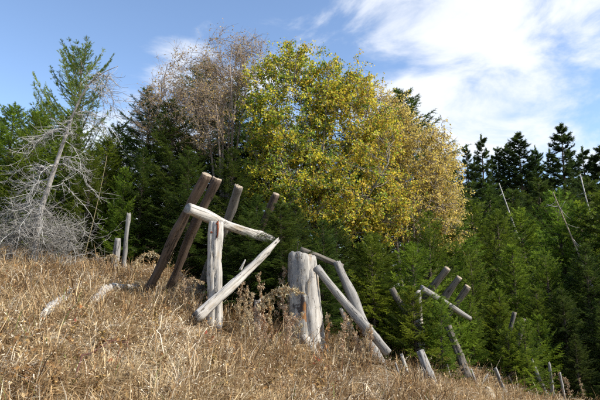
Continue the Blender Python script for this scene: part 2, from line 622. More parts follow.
# left group
conifer('larch', 88, 41, 12.5, 'tallest open-crowned larch at far left with upswept branches and bare tip', None, 0.86, 'larch_tree', 2.2, (0, 4))
GL = 'green spruces behind the dead leaning tree'
LL = 'bright green bushy spruce behind the grey dead leaning tree'
for a in (('young_b', 3, 118, 14.5, 1.25), ('young_d', 46, 104, 14.0, 1.2), ('young_b', 108, 138, 11.5, 1.1), ('young_b', 66, 140, 11.0, 1.2),
          ('young_b', 25, 146, 10.9, 1.25), ('young_b', 14, 106, 12.0, 1.2), ('young_b', 36, 112, 11.2, 1.1), ('young_b', 72, 112, 12.0, 1.0), ('young_d', 118, 128, 12.6, 1.1), ('young_d', 92, 152, 10.6, 1.0), ('young_a', -22, 110, 13, 1.3), ('young_b', 125, 168, 10.4, 0.9)):
    conifer(*a[:4], LL, GL, a[4])
# dark spruces in the middle
GD = 'dark spruces behind the left barrier'
LD = 'dark green spruce in shade behind the brown leaning poles'
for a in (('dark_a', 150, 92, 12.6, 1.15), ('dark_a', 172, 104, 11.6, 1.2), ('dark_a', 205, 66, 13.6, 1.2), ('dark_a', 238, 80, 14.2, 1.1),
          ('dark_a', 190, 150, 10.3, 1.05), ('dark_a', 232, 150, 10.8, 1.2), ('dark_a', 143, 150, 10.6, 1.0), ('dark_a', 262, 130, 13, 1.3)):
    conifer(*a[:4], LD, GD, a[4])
GM = 'spruces under the yellow tree'
LM = 'dark spruce growing beneath the yellow-leaved tree behind the stump'
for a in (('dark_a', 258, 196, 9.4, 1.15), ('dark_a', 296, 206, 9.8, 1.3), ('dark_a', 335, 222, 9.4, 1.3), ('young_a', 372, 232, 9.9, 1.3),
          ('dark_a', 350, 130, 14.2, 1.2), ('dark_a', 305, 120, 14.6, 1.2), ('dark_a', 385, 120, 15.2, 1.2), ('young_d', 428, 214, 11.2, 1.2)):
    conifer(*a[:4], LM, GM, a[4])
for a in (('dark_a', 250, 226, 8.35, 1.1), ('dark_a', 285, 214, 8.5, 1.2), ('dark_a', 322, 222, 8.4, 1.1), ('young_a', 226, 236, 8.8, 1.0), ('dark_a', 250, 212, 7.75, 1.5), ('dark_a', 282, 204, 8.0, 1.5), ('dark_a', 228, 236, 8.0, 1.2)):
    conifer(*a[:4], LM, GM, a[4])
conifer('dark_a', 402, 93, 21, 'dark spruce tip poking above the golden tree against white cloud', None, 1.3)
conifer('young_c', 412, 248, 9.1, 'low bright green spruce directly right of the stump and diagonal logs', None, 1.1)
conifer('young_c', 413, 290, 8.15, 'small spreading green spruce in front of the right barrier posts', None, 1.2)
conifer('young_c', 372, 240, 8.9, 'low spruce filling the gap behind the long fallen pole', None, 1.0)
# right thicket
conifer('young_c', 494, 302, 9.9, 'low bushy green spruce hiding the broken logs at right', None, 1.15)
conifer('young_c', 508, 330, 8.95, 'lowest green spruce in front of the broken logs at right', None, 1.1)
conifer('young_c', 440, 300, 7.95, 'small spruce whose boughs cover the middle of the right crossbeam', None, 0.85)
conifer('young_c', 524, 322, 8.95, 'small spruce covering the feet of the broken logs at right', None, 0.9)
conifer('young_c', 458, 296, 9.3, 'low green spruce below the right barrier poles', None, 0.8)
conifer('young_c', 538, 318, 10.4, 'low dark green spruce behind the stakes in the right corner', None, 1.0)
GR = 'young spruces of the thicket at right'
LR = 'young green spruce in the dense thicket at right'
for a in (('young_a', 446, 208, 13.0, 1.1), ('young_d', 472, 203, 15.0, 1.15), ('young_d', 497, 214, 13.5, 1.1), ('young_b', 520, 210, 16.0, 1.2),
          ('young_d', 556, 194, 14.5, 1.15), ('young_b', 580, 204, 17.0, 1.2), ('young_a', 604, 192, 14.0, 1.2), ('young_a', 632, 186, 13, 1.2),
          ('young_d', 470, 250, 11.0, 1.0), ('young_b', 512, 246, 11.8, 1.1), ('young_d', 545, 252, 12.2, 1.1), ('dark_a', 584, 246, 11.6, 1.1),
          ('young_b', 498, 290, 9.9, 1.05), ('young_b', 470, 296, 9.4, 0.9), ('dark_a', 562, 290, 10.6, 1.15), ('dark_a', 600, 300, 10.2, 1.2),
          ('young_a', 535, 288, 10.8, 1.0), ('dark_a', 640, 260, 11, 1.2), ('dark_a', 575, 335, 9.6, 1.1), ('dark_a', 622, 350, 9.3, 1.2)):
    conifer(*a[:4], LR, GR, a[4])
GB = 'spruces behind the thicket'
LB = 'mid-distance spruce rising between the young thicket and the far dark conifers'
for a in (('dark_a', 462, 190, 24, 1.2), ('dark_a', 490, 186, 25, 1.2), ('dark_a', 512, 192, 23, 1.2), ('dark_a', 540, 182, 26, 1.2),
          ('dark_a', 566, 190, 24, 1.2), ('dark_a', 590, 182, 26, 1.2), ('dark_a', 618, 176, 24, 1.2), ('dark_a', 440, 178, 26, 1.2)):
    conifer(*a[:4], LB, GB, a[4])
# far conifers
GF = 'tall dark conifers on the skyline at right'
LF = 'tall dark conifer on the skyline among its neighbours at right'
far = (('tall_a', 467, 147, 43, 0.8), ('tall_a', 481, 138, 41, 0.9), ('tall_b', 516, 135, 42, 1.15), ('tall_b', 506, 146, 45, 1.0), ('tall_a', 548, 152, 47, 0.9),
       ('tall_b', 562, 127, 41, 1.0), ('tall_a', 582, 150, 46, 1.0), ('tall_b', 600, 149, 45, 1.1), ('tall_a', 622, 140, 43, 1.0), ('tall_b', 532, 158, 50, 1.1),
       ('tall_a', 492, 158, 50, 1.0), ('tall_a', 455, 160, 47, 1.0), ('tall_b', 438, 150, 52, 1.1), ('tall_b', 645, 145, 44, 1.1), ('tall_a', 572, 160, 53, 1.1), ('tall_b', 497, 150, 46, 0.9), ('tall_a', 534, 148, 47, 0.9), ('tall_b', 591, 158, 48, 1.0), ('tall_a', 474, 160, 48, 1.0))
FAR_LABEL = {467: 'narrow dark conifer first on the skyline right of the golden tree', 481: 'tall dark conifer second on the skyline right of the golden tree',
             516: 'broad bushy-topped dark conifer in the middle of the right skyline', 548: 'shorter dark conifer just left of the tallest one on the right skyline',
             562: 'tallest dark conifer on the right skyline', 582: 'dark conifer just right of the tallest one on the skyline', 600: 'dark conifer cut by the right edge of the picture'}
for k, px, py, Y, w in far:
    conifer(k, px, py, Y, FAR_LABEL.get(px, LF), GF, w)
# spruces just outside the frame on the right: they shade the corner
for X, Y, h, k in ((9.6, 8.3, 5.2, 'dark_a'), (11.0, 10.5, 6.0, 'dark_a'), (8.2, 6.6, 3.4, 'dark_a')):
    wm, nm, H0 = CON[k]
    e = obj('spruce_tree', None, None, None, LR, 'tree', GR, None, (X, Y, G(X, Y)))
    e.scale = (h / H0 * 1.1,) * 2 + (h / H0,)
    e.rotation_euler = (0, 0, X)
    obj('trunk', wm, None, e)
    obj('crown', nm, None, e, kind='stuff')


# ------------------------------------------------------------------ broad-leaved trees
def leaves_mesh(name, pos, cols, rng, size, facing=None):
    n = len(pos)
    d = rng.normal(0, 1, (n, 3)) + np.array((0, 0, -0.45))
    d /= np.linalg.norm(d, axis=1, keepdims=True)
    nrm = rng.normal(0, 0.75, (n, 3)) + np.array((0.25, -0.25, 0.75))
    s = np.cross(d, nrm)
    s /= np.linalg.norm(s, axis=1, keepdims=True) + 1e-9
    up = np.cross(s, d)
    L = size * rng.uniform(0.6, 1.25, n)[:, None]
    W = L * rng.uniform(0.27, 0.40, n)[:, None]
    fold = up * W * rng.uniform(0.1, 0.7, n)[:, None]
    base, tip = pos, pos + d * L - up * L * 0.12
    m1, m2 = pos + d * L * 0.30, pos + d * L * 0.68
    mm = pos + d * L * 0.46
    V = np.stack((base, mm + s * W + fold, tip, mm - s * W + fold), 1).reshape(-1, 3)
    o = (np.arange(n) * 4)[:, None]
    T = np.concatenate([o + np.array(t)[None] for t in ((0, 1, 2), (0, 2, 3))])
    return mk_mesh(name, V, T, None, np.repeat(cols, 4, axis=0))


def broadleaf(name, label, Y, base_px, blobs, n_limb, n_br, n_tw, leaves, size, palette, bark, seed, group=None, stems=3, spray=0.30,
              leaf_prob=None, twig_r=0.004, up=0.0, bare_twigs=0):
    """Stems -> limbs -> branches -> twigs that fill the given blobs of crown; leaves sit on the twigs."""
    rng = np.random.default_rng(seed)
    b = P(base_px[0], base_px[1], Y)
    base = Vector((b.x, Y, G(b.x, Y)))
    mpp = Y / FPX
    ctr, rad, wt = [], [], []
    for (cx, cy, rx, ry, dy) in blobs:
        c = P(cx, cy, Y + dy)
        ctr.append(np.array(c) - np.array(base))
        rad.append((rx * mpp, min(rx, ry) * mpp * 0.9, ry * mpp))
        wt.append(rx * ry)
    wt = np.array(wt) / sum(wt)

    def sample(k, lo=0.35):
        idx = rng.choice(len(blobs), k, p=wt)
        v = rng.normal(0, 1, (k, 3))
        v /= np.linalg.norm(v, axis=1, keepdims=True)
        r = rng.uniform(lo ** 3, 1, k) ** (1 / 3) * (1 + 0.13 * np.sin(5 * v[:, 0] + 3) * np.sin(6 * v[:, 2] + 1) + rng.normal(0, 0.07, k) + np.where(rng.random(k) < 0.10, rng.uniform(0, 0.22, k), 0))
        return np.array(ctr)[idx] + v * r[:, None] * np.array(rad)[idx]

    wood = Tubes()
    bark = np.array(bark)
    limbs = sample(n_limb, 0.2)
    limb_pts, limb_r = [], []
    for i, p in enumerate(limbs):
        a = rng.uniform(0, 6.28)
        s0 = np.array((0.12 * math.cos(a), 0.12 * math.sin(a), -0.3)) * (stems > 1)
        mid = np.array((p[0] * 0.30, p[1] * 0.30, p[2] * 0.5)) + rng.normal(0, 0.09, 3)
        pts = [s0 + np.array((0, 0, -0.1)), s0 * 0.5 + mid * 0.35 + np.array((0, 0, 0.1)), mid, mid * 0.45 + p * 0.55 + rng.normal(0, 0.06, 3), p]
        pts = np.array(pts)
        t = np.linspace(0, 4, 14)
        k = np.arange(5)
        cv = np.stack([np.interp(t, k, pts[:, j]) for j in range(3)], -1)
        cv[1:-1] = (cv[:-2] + cv[1:-1] * 2 + cv[2:]) / 4
        r = np.linspace(0.055, 0.011, 14) * rng.uniform(0.75, 1.15)
        wood.tube(cv, r, 6, bark * rng.uniform(0.85, 1.15))
        limb_pts.append(cv[4:])
        limb_r.append(r[4:])
    LP, LRd = np.concatenate(limb_pts), np.concatenate(limb_r)

    def attach(targets, PP, RR, r_end, zb, n, sides, wob):
        out_p, out_r = [], []
        for p in targets:
            d = PP - p
            cost = np.linalg.norm(d, axis=1) + np.maximum(d[:, 2], 0) * zb
            i = int(np.argmin(cost))
            q = PP[i]
            cv = curve(q, p, -0.10 - up, rng.normal(0, 0.08), n, rng, wob)
            r = np.linspace(max(min(RR[i] * 0.6, 0.02), r_end * 1.6), r_end, n)
            wood.tube(cv, r, sides, bark * rng.uniform(0.8, 1.2), cap=False)
            out_p.append(cv[1:])
            out_r.append(r[1:])
        return np.concatenate(out_p), np.concatenate(out_r)

    BP, BR = attach(sample(n_br, 0.3), LP, LRd, 0.006, 0.9, 6, 4, 0.03)
    tw = sample(n_tw, 0.45)
    TP, TR = attach(tw, np.concatenate((BP, LP[::3])), np.concatenate((BR, LRd[::3])), twig_r, 0.7, 4, 3, 0.03)
    LPOS, LCOL = [], []
    pal = np.array([c for c, w in palette])
    pw = np.array([w for c, w in palette], float)
    pw /= pw.sum()
    for p in tw:
        ns = 4 if leaves else bare_twigs
        tone = int(np.clip(rng.normal(len(pal) * np.clip(0.48 + 0.14 * (p[0] - ctr[0][0]), 0.05, 0.95), 1.3), 0, len(pal) - 0.01))
        for k in range(ns):
            e = p + rng.normal(0, 1, 3) * spray * np.array((1, 1, 0.8)) + np.array((0, 0, up * 0.6))
            cv = curve(p, e, -0.1, 0.0, 3)
            wood.tube(cv, np.array((twig_r, twig_r * 0.8, twig_r * 0.5)), 3, bark * rng.uniform(0.9, 1.4), cap=False)
            m = leaves // 4 if leaves else 0
            if leaf_prob is not None:
                m = rng.binomial(leaf_prob[0], leaf_prob[1])
            if m:
                t = rng.uniform(0, 1.1, m)[:, None]
                LPOS.append(p + (e - p) * t + rng.normal(0, 0.028, (m, 3)))
                ci = np.where(rng.random(m) < 0.5, tone, rng.choice(len(pal), m, p=pw))
                LCOL.append(pal[ci] * rng.uniform(0.7, 1.25, (m, 1)))
    e = obj(name, None, None, None, label, 'tree', group, None, base)
    wm = wood.mesh('trunk')
    wm.materials.append(M_BARK)
    obj('trunk', wm, None, e)
    if LPOS:
        lm = leaves_mesh('crown', np.concatenate(LPOS), np.concatenate(LCOL), rng, size)
        lm.materials.append(M_LEAF)
        obj('crown', lm, None, e, kind='stuff')
    return e


YEL = [((0.48, 0.50, 0.045), 4.5), ((0.30, 0.39, 0.04), 3.5), ((0.70, 0.58, 0.05), 4), ((0.15, 0.22, 0.035), 2.5), ((0.68, 0.50, 0.055), 3), ((0.62, 0.40, 0.05), 2), ((0.46, 0.30, 0.06), 0.8)]
GOLD = [((0.36, 0.36, 0.06), 2), ((0.58, 0.48, 0.10), 3), ((0.70, 0.58, 0.13), 4), ((0.74, 0.62, 0.18), 4), ((0.68, 0.53, 0.12), 3), ((0.56, 0.40, 0.11), 1.2)]
BRN = [((0.44, 0.29, 0.12), 3), ((0.58, 0.42, 0.15), 2), ((0.34, 0.21, 0.09), 2)]
broadleaf('yellow_tree', 'large broad yellow-green autumn tree at the centre', 11.6, (318, 300),
          [(292, 112, 50, 68, 0), (268, 95, 24, 40, 0), (345, 120, 45, 58, 0.3), (285, 165, 42, 42, -0.3), (355, 190, 52, 48, -0.3), (335, 220, 46, 20, -0.7), (388, 215, 28, 26, -0.5), (262, 185, 22, 34, -0.2),
           (322, 205, 46, 36, -0.6), (300, 70, 20, 30, 0), (291, 56, 15, 20, 0), (325, 88, 28, 34, 0.1), (350, 98, 24, 30, 0.2), (378, 150, 26, 50, 0.2), (268, 150, 24, 40, 0)],
          14, 170, 1480, 46, 0.058, YEL, (0.16, 0.14, 0.11), 5, spray=0.145)
broadleaf('golden_tree', 'golden brown thin-leaved tree on the right side of the yellow crown', 12.8, (408, 300),
          [(418, 165, 36, 48, 0), (395, 135, 26, 42, 0), (440, 170, 22, 46, 0), (425, 205, 34, 44, -0.3), (375, 110, 20, 32, 0.5), (445, 225, 20, 34, 0)],
          9, 110, 880, 30, 0.053, GOLD, (0.24, 0.20, 0.16), 8, spray=0.155, up=0.05)
broadleaf('bare_tree', 'nearly leafless brown twiggy tree left of the yellow crown', 12.2, (222, 292),
          [(226, 72, 34, 44, 0), (195, 88, 40, 44, 0), (163, 112, 25, 40, -0.5), (250, 62, 22, 30, 0.2), (204, 122, 34, 36, -0.6)],
          12, 120, 760, 0, 0.045, BRN, (0.27, 0.215, 0.175), 21, spray=0.17, up=0.12, leaf_prob=(4, 0.30), bare_twigs=8, twig_r=0.0026)

# ------------------------------------------------------------------ dead leaning tree at the left
def frame_for(p0, p1):
    z = (Vector(p1) - Vector(p0)).normalized()
    return z.to_track_quat('Z', 'Y')


def dead_tree():
    rng = np.random.default_rng(33)
    b = P(36, 250, 8.7)
    b.z = G(b.x, b.y)
    Y0 = b.y
    base = np.array(b)
    path = [(36, 240), (40, 212), (49, 185), (58, 158), (70, 122), (80, 98), (92, 80), (104, 72), (118, 66)]
    pts = np.array([P(px, py, Y0 + 0.0 - 0.10 * i) for i, (px, py) in enumerate(path)]) - base
    root = obj('dead_tree', None, None, None, 'grey dead leaning tree at left with drooping bare branches', 'tree', None, None, b)
    t = np.linspace(0, len(pts) - 1, 26)
    cv = np.stack([np.interp(t, np.arange(len(pts)), pts[:, j]) for j in range(3)], -1)
    cv[0, 2] -= 0.4
    w = Tubes()
    r = np.interp(t, [0, 1, 3, 5, 8], [0.052, 0.045, 0.033, 0.015, 0.004])
    w.tube(cv, r, 9, (0.36, 0.33, 0.30))
    tm = w.mesh('trunk')
    tm.materials.append(M_BARK)
    obj('trunk', tm, None, root)
    g = np.array((0.35, 0.335, 0.31))
    for k in range(38):
        f = rng.uniform(0.03, 0.86) if k > 16 else rng.uniform(0.02, 0.36)
        i = f * 25
        p = np.array([np.interp(i, np.arange(26), cv[:, j]) for j in range(3)])
        a = rng.uniform(0, 6.28)
        L = rng.uniform(0.45, 1.05) * (1.12 - 0.80 * f)
        br = Tubes()
        s = np.linspace(0, 1, 8)
        rise, droop = rng.uniform(0.15, 0.6), rng.uniform(0.7, 1.3)
        q = p + np.stack((np.cos(a) * L * s * 1.0, np.sin(a) * L * s * 0.9, L * (rise * s - droop * s ** 2)), -1)
        q[1:] += rng.normal(0, 0.02, (7, 3))
        br.tube(q, np.linspace(0.009, 0.0025, 8), 4, g * rng.uniform(0.8, 1.2))
        for m in range(int(10 + 9 * L)):
            u = rng.uniform(0.15, 1)
            o = np.array([np.interp(u, s, q[:, j]) for j in range(3)])
            d = rng.normal(0, 1, 3) * np.array((1, 1, 0.5)) + np.array((math.cos(a) * 0.7, math.sin(a) * 0.7, -0.45))
            d /= np.linalg.norm(d)
            l = rng.uniform(0.12, 0.42)
            e = o + d * l
            c = curve(o, e, rng.uniform(-0.1, 0.25), rng.normal(0, 0.15), 5)
            br.tube(c, np.linspace(0.0042, 0.002, 5), 3, g * rng.uniform(0.7, 1.25), cap=False)
            for _ in range(2):
                o2 = c[rng.integers(1, 4)]
                d2 = rng.normal(0, 1, 3)
                d2 /= np.linalg.norm(d2)
                br.tube(curve(o2, o2 + d2 * rng.uniform(0.06, 0.18), 0.1, 0, 3), (0.0024, 0.002, 0.0012), 3, g * rng.uniform(0.7, 1.2), cap=False)
        bm = br.mesh('branch')
        bm.materials.append(M_BARK)
        obj('branch', bm, None, root)
    return root


dead_tree()


def dead_branch(px, py, px2, py2, label, seed, n=26, L=1.0, group=None, name='dead_branch', cat='branch'):
    """A fallen, many-twigged grey branch lying on the hillside."""
    rng = np.random.default_rng(seed)
    b = P(px, py, 8.35 + 0.5 * rng.random())
    b.z = G(b.x, b.y)
    e = P(px2, py2 - 6, b.y + rng.uniform(-0.3, 0.3))
    p1 = np.array(e - b)
    q = curve((0, 0, -0.03), p1, -0.18, rng.normal(0, 0.12), 10, rng, 0.012)
    w = Tubes()
    g = np.array((0.30, 0.28, 0.25))
    w.tube(q, np.linspace(0.007, 0.003, 10), 5, g * 0.8)
    for m in range(n):
        o = q[rng.integers(1, 10)]
        d = rng.normal(0, 1, 3) * (1, 0.7, 0.6) + (0, 0, 0.25)
        d /= np.linalg.norm(d)
        c = curve(o, o + d * rng.uniform(0.25, 0.7) * L, rng.uniform(-0.1, 0.3), rng.normal(0, 0.15), 6)
        w.tube(c, np.linspace(0.0042, 0.0018, 6), 3, g * rng.uniform(0.7, 1.2), cap=False)
        for _ in range(4):
            o2 = c[rng.integers(1, 6)]
            d2 = rng.normal(0, 1, 3)
            d2 /= np.linalg.norm(d2)
            w.tube(curve(o2, o2 + d2 * rng.uniform(0.1, 0.3) * L, 0.1, 0, 4), np.linspace(0.0028, 0.0014, 4), 3, g * rng.uniform(0.7, 1.2), cap=False)
    me = w.mesh(name)
    return obj(name, me, M_BARK, None, label, cat, group, None, b)


GBR = 'fallen grey branches under the dead tree'
for i, (a, b_, c, d) in enumerate(((2, 256, 45, 232), (70, 262, 28, 238), (20, 262, 62, 240), (78, 258, 52, 232), (8, 250, 36, 228), (40, 264, 66, 236), (0, 244, 22, 232), (12, 258, 30, 226), (30, 260, 12, 224), (58, 262, 46, 222), (64, 258, 84, 236), (48, 258, 34, 216))):
    dead_branch(a, b_, c, d, 'tangled grey fallen branch heaped under the dead leaning tree', 50 + i, 30 + 4 * (i % 4), 0.55 + 0.16 * (i % 4), GBR)


# ------------------------------------------------------------------ timber
def log_mesh(name, L, r0, r1, seed, sides=26, rough=0.06, crack=5, taper_tip=0.0, bow=0.0, split=0.0, jag=0.0, flare=0.0):
    """A weathered log along +Z from 0 to L: uneven girth, drying cracks, worn or splintered ends."""
    rng = np.random.default_rng(seed)
    rings = max(8, int(L / 0.06))
    a = np.arange(sides) * 2 * np.pi / sides
    ph = rng.uniform(0, 6.28, 6)
    cr = [(rng.integers(0, sides), rng.uniform(0, 0.6), rng.uniform(0.5, 1.0)) for _ in range(crack)]
    knots = [(rng.uniform(0, 6.28), rng.uniform(0.1, 0.9) * L) for _ in range(int(2 + 3 * L))]
    V = []
    for i in range(rings + 1):
        f = i / rings
        z = f * L
        r = r0 + (r1 - r0) * f + flare * math.exp(-z / 0.16)
        rr = r * (1 + rough * np.sin(2 * a + ph[0] + f * 2) + 0.6 * rough * np.sin(3 * a + ph[1] - f * 3)
                  + 0.6 * rough * math.sin(7 * z + ph[2]) + rng.normal(0, rough * 0.22, sides))
        for (j, z0, z1) in cr:
            if z0 <= f <= z1 or (z1 > 0.9 and f > z0):
                rr[(j + int(2.5 * math.sin(2.2 * z + j))) % sides] *= 0.70
        if split:
            rr = np.where(np.cos(a - 0.6) > 0.2, rr * (1 - split * np.maximum(np.cos(a - 0.6), 0)), rr)
        if taper_tip and f > 0.8:
            rr = rr * (1 - taper_tip * (f - 0.8) / 0.2)
        if f == 0 or f == 1:
            rr = rr * 0.975
        rr = rr * (1 + 0.07 * math.sin(5.3 * z + ph[3]) + 0.05 * math.sin(11.7 * z + ph[4]))
        for (ka, kz) in knots:
            rr = rr + r * 0.20 * np.exp(-((np.angle(np.exp(1j * (a - ka)))) / 0.35) ** 2 - ((z - kz) / 0.045) ** 2)
        x = rr * np.cos(a) + bow * L * math.sin(math.pi * f) + 0.012 * math.sin(3.1 * z + ph[5]) + 0.004 * math.sin(9 * z + ph[0])
        y = rr * np.sin(a) + 0.010 * math.sin(3.7 * z + ph[1])
        zz = np.full(sides, z)
        if jag and i == rings:
            zz = zz + rng.uniform(-jag, jag * 0.3, sides)
        if jag and i == 0:
            zz = zz + rng.uniform(-jag * 0.3, jag * 0.6, sides)
        V.append(np.stack((x, y, zz), -1))
    V = np.concatenate(V)
    i = np.arange(rings)[:, None] * sides
    j = np.arange(sides)[None, :]
    k = (j + 1) % sides
    Q = np.stack((i + j, i + k, i + sides + k, i + sides + j), -1).reshape(-1, 4)
    n = len(V)
    c0 = np.array((0, 0, 0.004)); c1 = np.array((0, 0, L - 0.006))
    V = np.concatenate((V, c0[None], c1[None]))
    T = [(n, (b + 1) % sides, b) for b in range(sides)] + [(n + 1, rings * sides + b, rings * sides + (b + 1) % sides) for b in range(sides)]
    me = mk_mesh(name, V, np.array(T), Q)
    mi = np.zeros(len(me.polygons), np.int32)
    mi[:2 * sides] = 1
    me.polygons.foreach_set('material_index', mi)
    return me


def log(name, p0, p1, r0, r1, mat, seed, parent=None, label=None, cat=None, group=None, **kw):
    p0, p1 = Vector(p0), Vector(p1)
    L = (p1 - p0).length
    me = log_mesh(name, L, r0, r1, seed, **kw)
    me.materials.append(mat)
    me.materials.append(M_CUT if mat in (M_BROWN, M_SHADED) else M_GREY)
    o = obj(name, me, None, parent, label, cat, group)
    q = frame_for(p0, p1)
    if parent is not None:
        o.location = p0 - parent.location
    else:
        o.location = p0
    o.rotation_mode = 'QUATERNION'
    o.rotation_quaternion = q
    return o


def sunk(p, depth=0.25, toward=None):
    """Carry a log's foot into the soil along its own line."""
    p = Vector(p)
    if toward is None:
        return Vector((p.x, p.y, G(p.x, p.y) - depth))
    d = (p - Vector(toward)).normalized()
    return p + d * depth


# left barrier: a bleached post, a crossbeam and four brown poles leaning over it
pb = ground_hit(214, 329)
bar = obj('snow_barrier', None, None, None, 'collapsed timber snow barrier left of the stump with white post and brown leaning poles', 'barrier', None, None, pb)
ptop = P(216, 221, pb.y)
post = log('post', (pb.x, pb.y, pb.z - 0.4), ptop, 0.100, 0.088, M_PALE, 1, bar, 'bleached upright post with rusty streak', rough=0.07, jag=0.03, crack=7)
beam_y = pb.y - 0.02
log('crossbeam', P(187, 209, beam_y - 0.06), P(272, 240, beam_y + 1.05), 0.080, 0.056, M_PALE, 2, bar, 'bleached horizontal crossbeam', rough=0.09, bow=0.02, sides=26, crack=7)
for i, (a, b, r, c) in enumerate((((146, 293), (206, 174), 0.078, 0.080), ((166, 297), (217, 178), 0.068, 0.074), ((196, 300), (239, 186), 0.082, 0.076), ((232, 300), (276, 194), 0.074, 0.066))):
    foot = P(a[0], a[1], beam_y + 0.80 + (0, 0.3, 1.1, 1.6)[i])
    head = P(b[0], b[1], beam_y + 0.02 + (0, 0.34, 0.95, 1.45)[i])
    foot = foot + (foot - head).normalized() * 0.35
    log('pole', foot, head, r * 0.88, c * 0.86, (M_BROWN, M_BROWN, M_SHADED, M_BROWN)[i], 10 + i, bar, rough=0.07, sides=24, bow=(0.006, -0.008, 0.01, 0)[i], jag=(0.0, 0.02, 0.03, 0.0)[i], crack=5)
# rusty strap on the post
st = Tubes()
sp = P(219, 222, pb.y) - Vector((0, 0.0915, 0)) - pb
st_pts = np.array([(sp.x, sp.y - 0.004, sp.z), (sp.x + 0.004, sp.y - 0.007, sp.z - 0.10), (sp.x - 0.004, sp.y - 0.008, sp.z - 0.22)])
st.tube(st_pts, (0.012, 0.013, 0.008), 6, (0.2, 0.06, 0.03))
obj('rusty_strap', st.mesh('rusty_strap'), M_RUST, bar, 'rust-red iron strap on the post')
for q, (bx_, by2, dz_) in enumerate(((0.03, -0.10, -0.05), (-0.04, -0.10, -0.16))):
    bt = Tubes()
    c_ = np.array((ptop.x - pb.x + bx_, by2 + ptop.y - pb.y, ptop.z - pb.z + dz_))
    bt.tube(np.array([c_ + (0, 0.03, 0), c_ + (0, -0.006, 0), c_ + (0, -0.008, 0)]), (0.014, 0.014, 0.010), 6, (0.1, 0.05, 0.03))
    obj('bolt', bt.mesh('bolt'), M_RUST, bar)
# brace in front
bf = P(196, 318, pb.y - 0.42)
log('leaning_log', bf, P(279, 240, pb.y + 0.18), 0.084, 0.052, M_PALE, 3, None, 'long white split log leaning diagonally across the upright post', 'log', None, rough=0.10, jag=0.10, split=0.35, taper_tip=0.3, bow=0.014, sides=26, crack=7)
split_log = bpy.context.scene.collection.objects[-1]
splp = P(240, 270, pb.y - 0.20)
spl = obj('splinter', log_mesh('splinter', 0.15, 0.022, 0.006, 91, sides=8, crack=0, jag=0.02), M_PALE, split_log)
spl.matrix_parent_inverse = Matrix.LocRotScale(split_log.location, split_log.rotation_quaternion, None).inverted()
spl.location = splp
spl.rotation_mode = 'QUATERNION'
spl.rotation_quaternion = Vector((0.45, -0.1, 0.85)).to_track_quat('Z', 'Y')

# the thick stump
sb = ground_hit(307, 352)
stump = obj('stump', None, None, None, 'thick grey rotten stump standing in the grass with orange decay', 'stump', None, None, sb)
scale = sb.y / FPX


def stump_mesh():
    rng = np.random.default_rng(4)
    sides, rings, H = 30, 26, 95 * scale
    a = np.arange(sides) * 2 * np.pi / sides
    V = []
    for i in range(-4, rings + 1):
        f = i / rings
        r = 0.186 + 0.066 * np.clip(1 - f, 0, 1) ** 0.8 + 0.03 * math.exp(-max(f, 0) * 9)
        rr = r * (1 + 0.07 * np.sin(3 * a + 0.5) + 0.05 * np.sin(5 * a + 1 + f) + rng.normal(0, 0.012, sides))
        for j, z0, z1, dp in ((21, 0.35, 1.0, 0.13), (24, 0.0, 0.7, 0.16), (17, 0.6, 1, 0.10), (27, 0.3, 1, 0.13), (23, 0.55, 1, 0.09), (19, 0.0, 0.45, 0.06), (8, 0.2, 1, 0.08)):
            if z0 <= f <= z1:
                rr[j % sides] *= 1 - dp
        # hollowed patch on the front
        dd = np.exp(-((a - 4.30) / 0.24) ** 2 - ((f - 0.50) / 0.11) ** 2)
        rr = rr * (1 - 0.34 * dd)
        z = np.full(sides, f * H)
        if i == rings:
            z = z + 0.02 * np.sin(a * 2) - 0.035 * (np.cos(a - 0.2) > 0.4) + rng.normal(0, 0.008, sides)
            rr = rr * 0.95
        lean = -0.06 * f - 0.02
        V.append(np.stack((rr * np.cos(a) + lean, rr * np.sin(a) * 0.9, z), -1))
    V = np.concatenate(V)
    m = rings + 4
    i = np.arange(m)[:, None] * sides
    j = np.arange(sides)[None, :]
    k = (j + 1) % sides
    Q = np.stack((i + j, i + k, i + sides + k, i + sides + j), -1).reshape(-1, 4)
    n = len(V)
    V = np.concatenate((V, np.array([[-0.08, 0, H - 0.03]])))
    T = [(n, m * sides + b, m * sides + (b + 1) % sides) for b in range(sides)]
    return mk_mesh('trunk', V, np.array(T), Q)


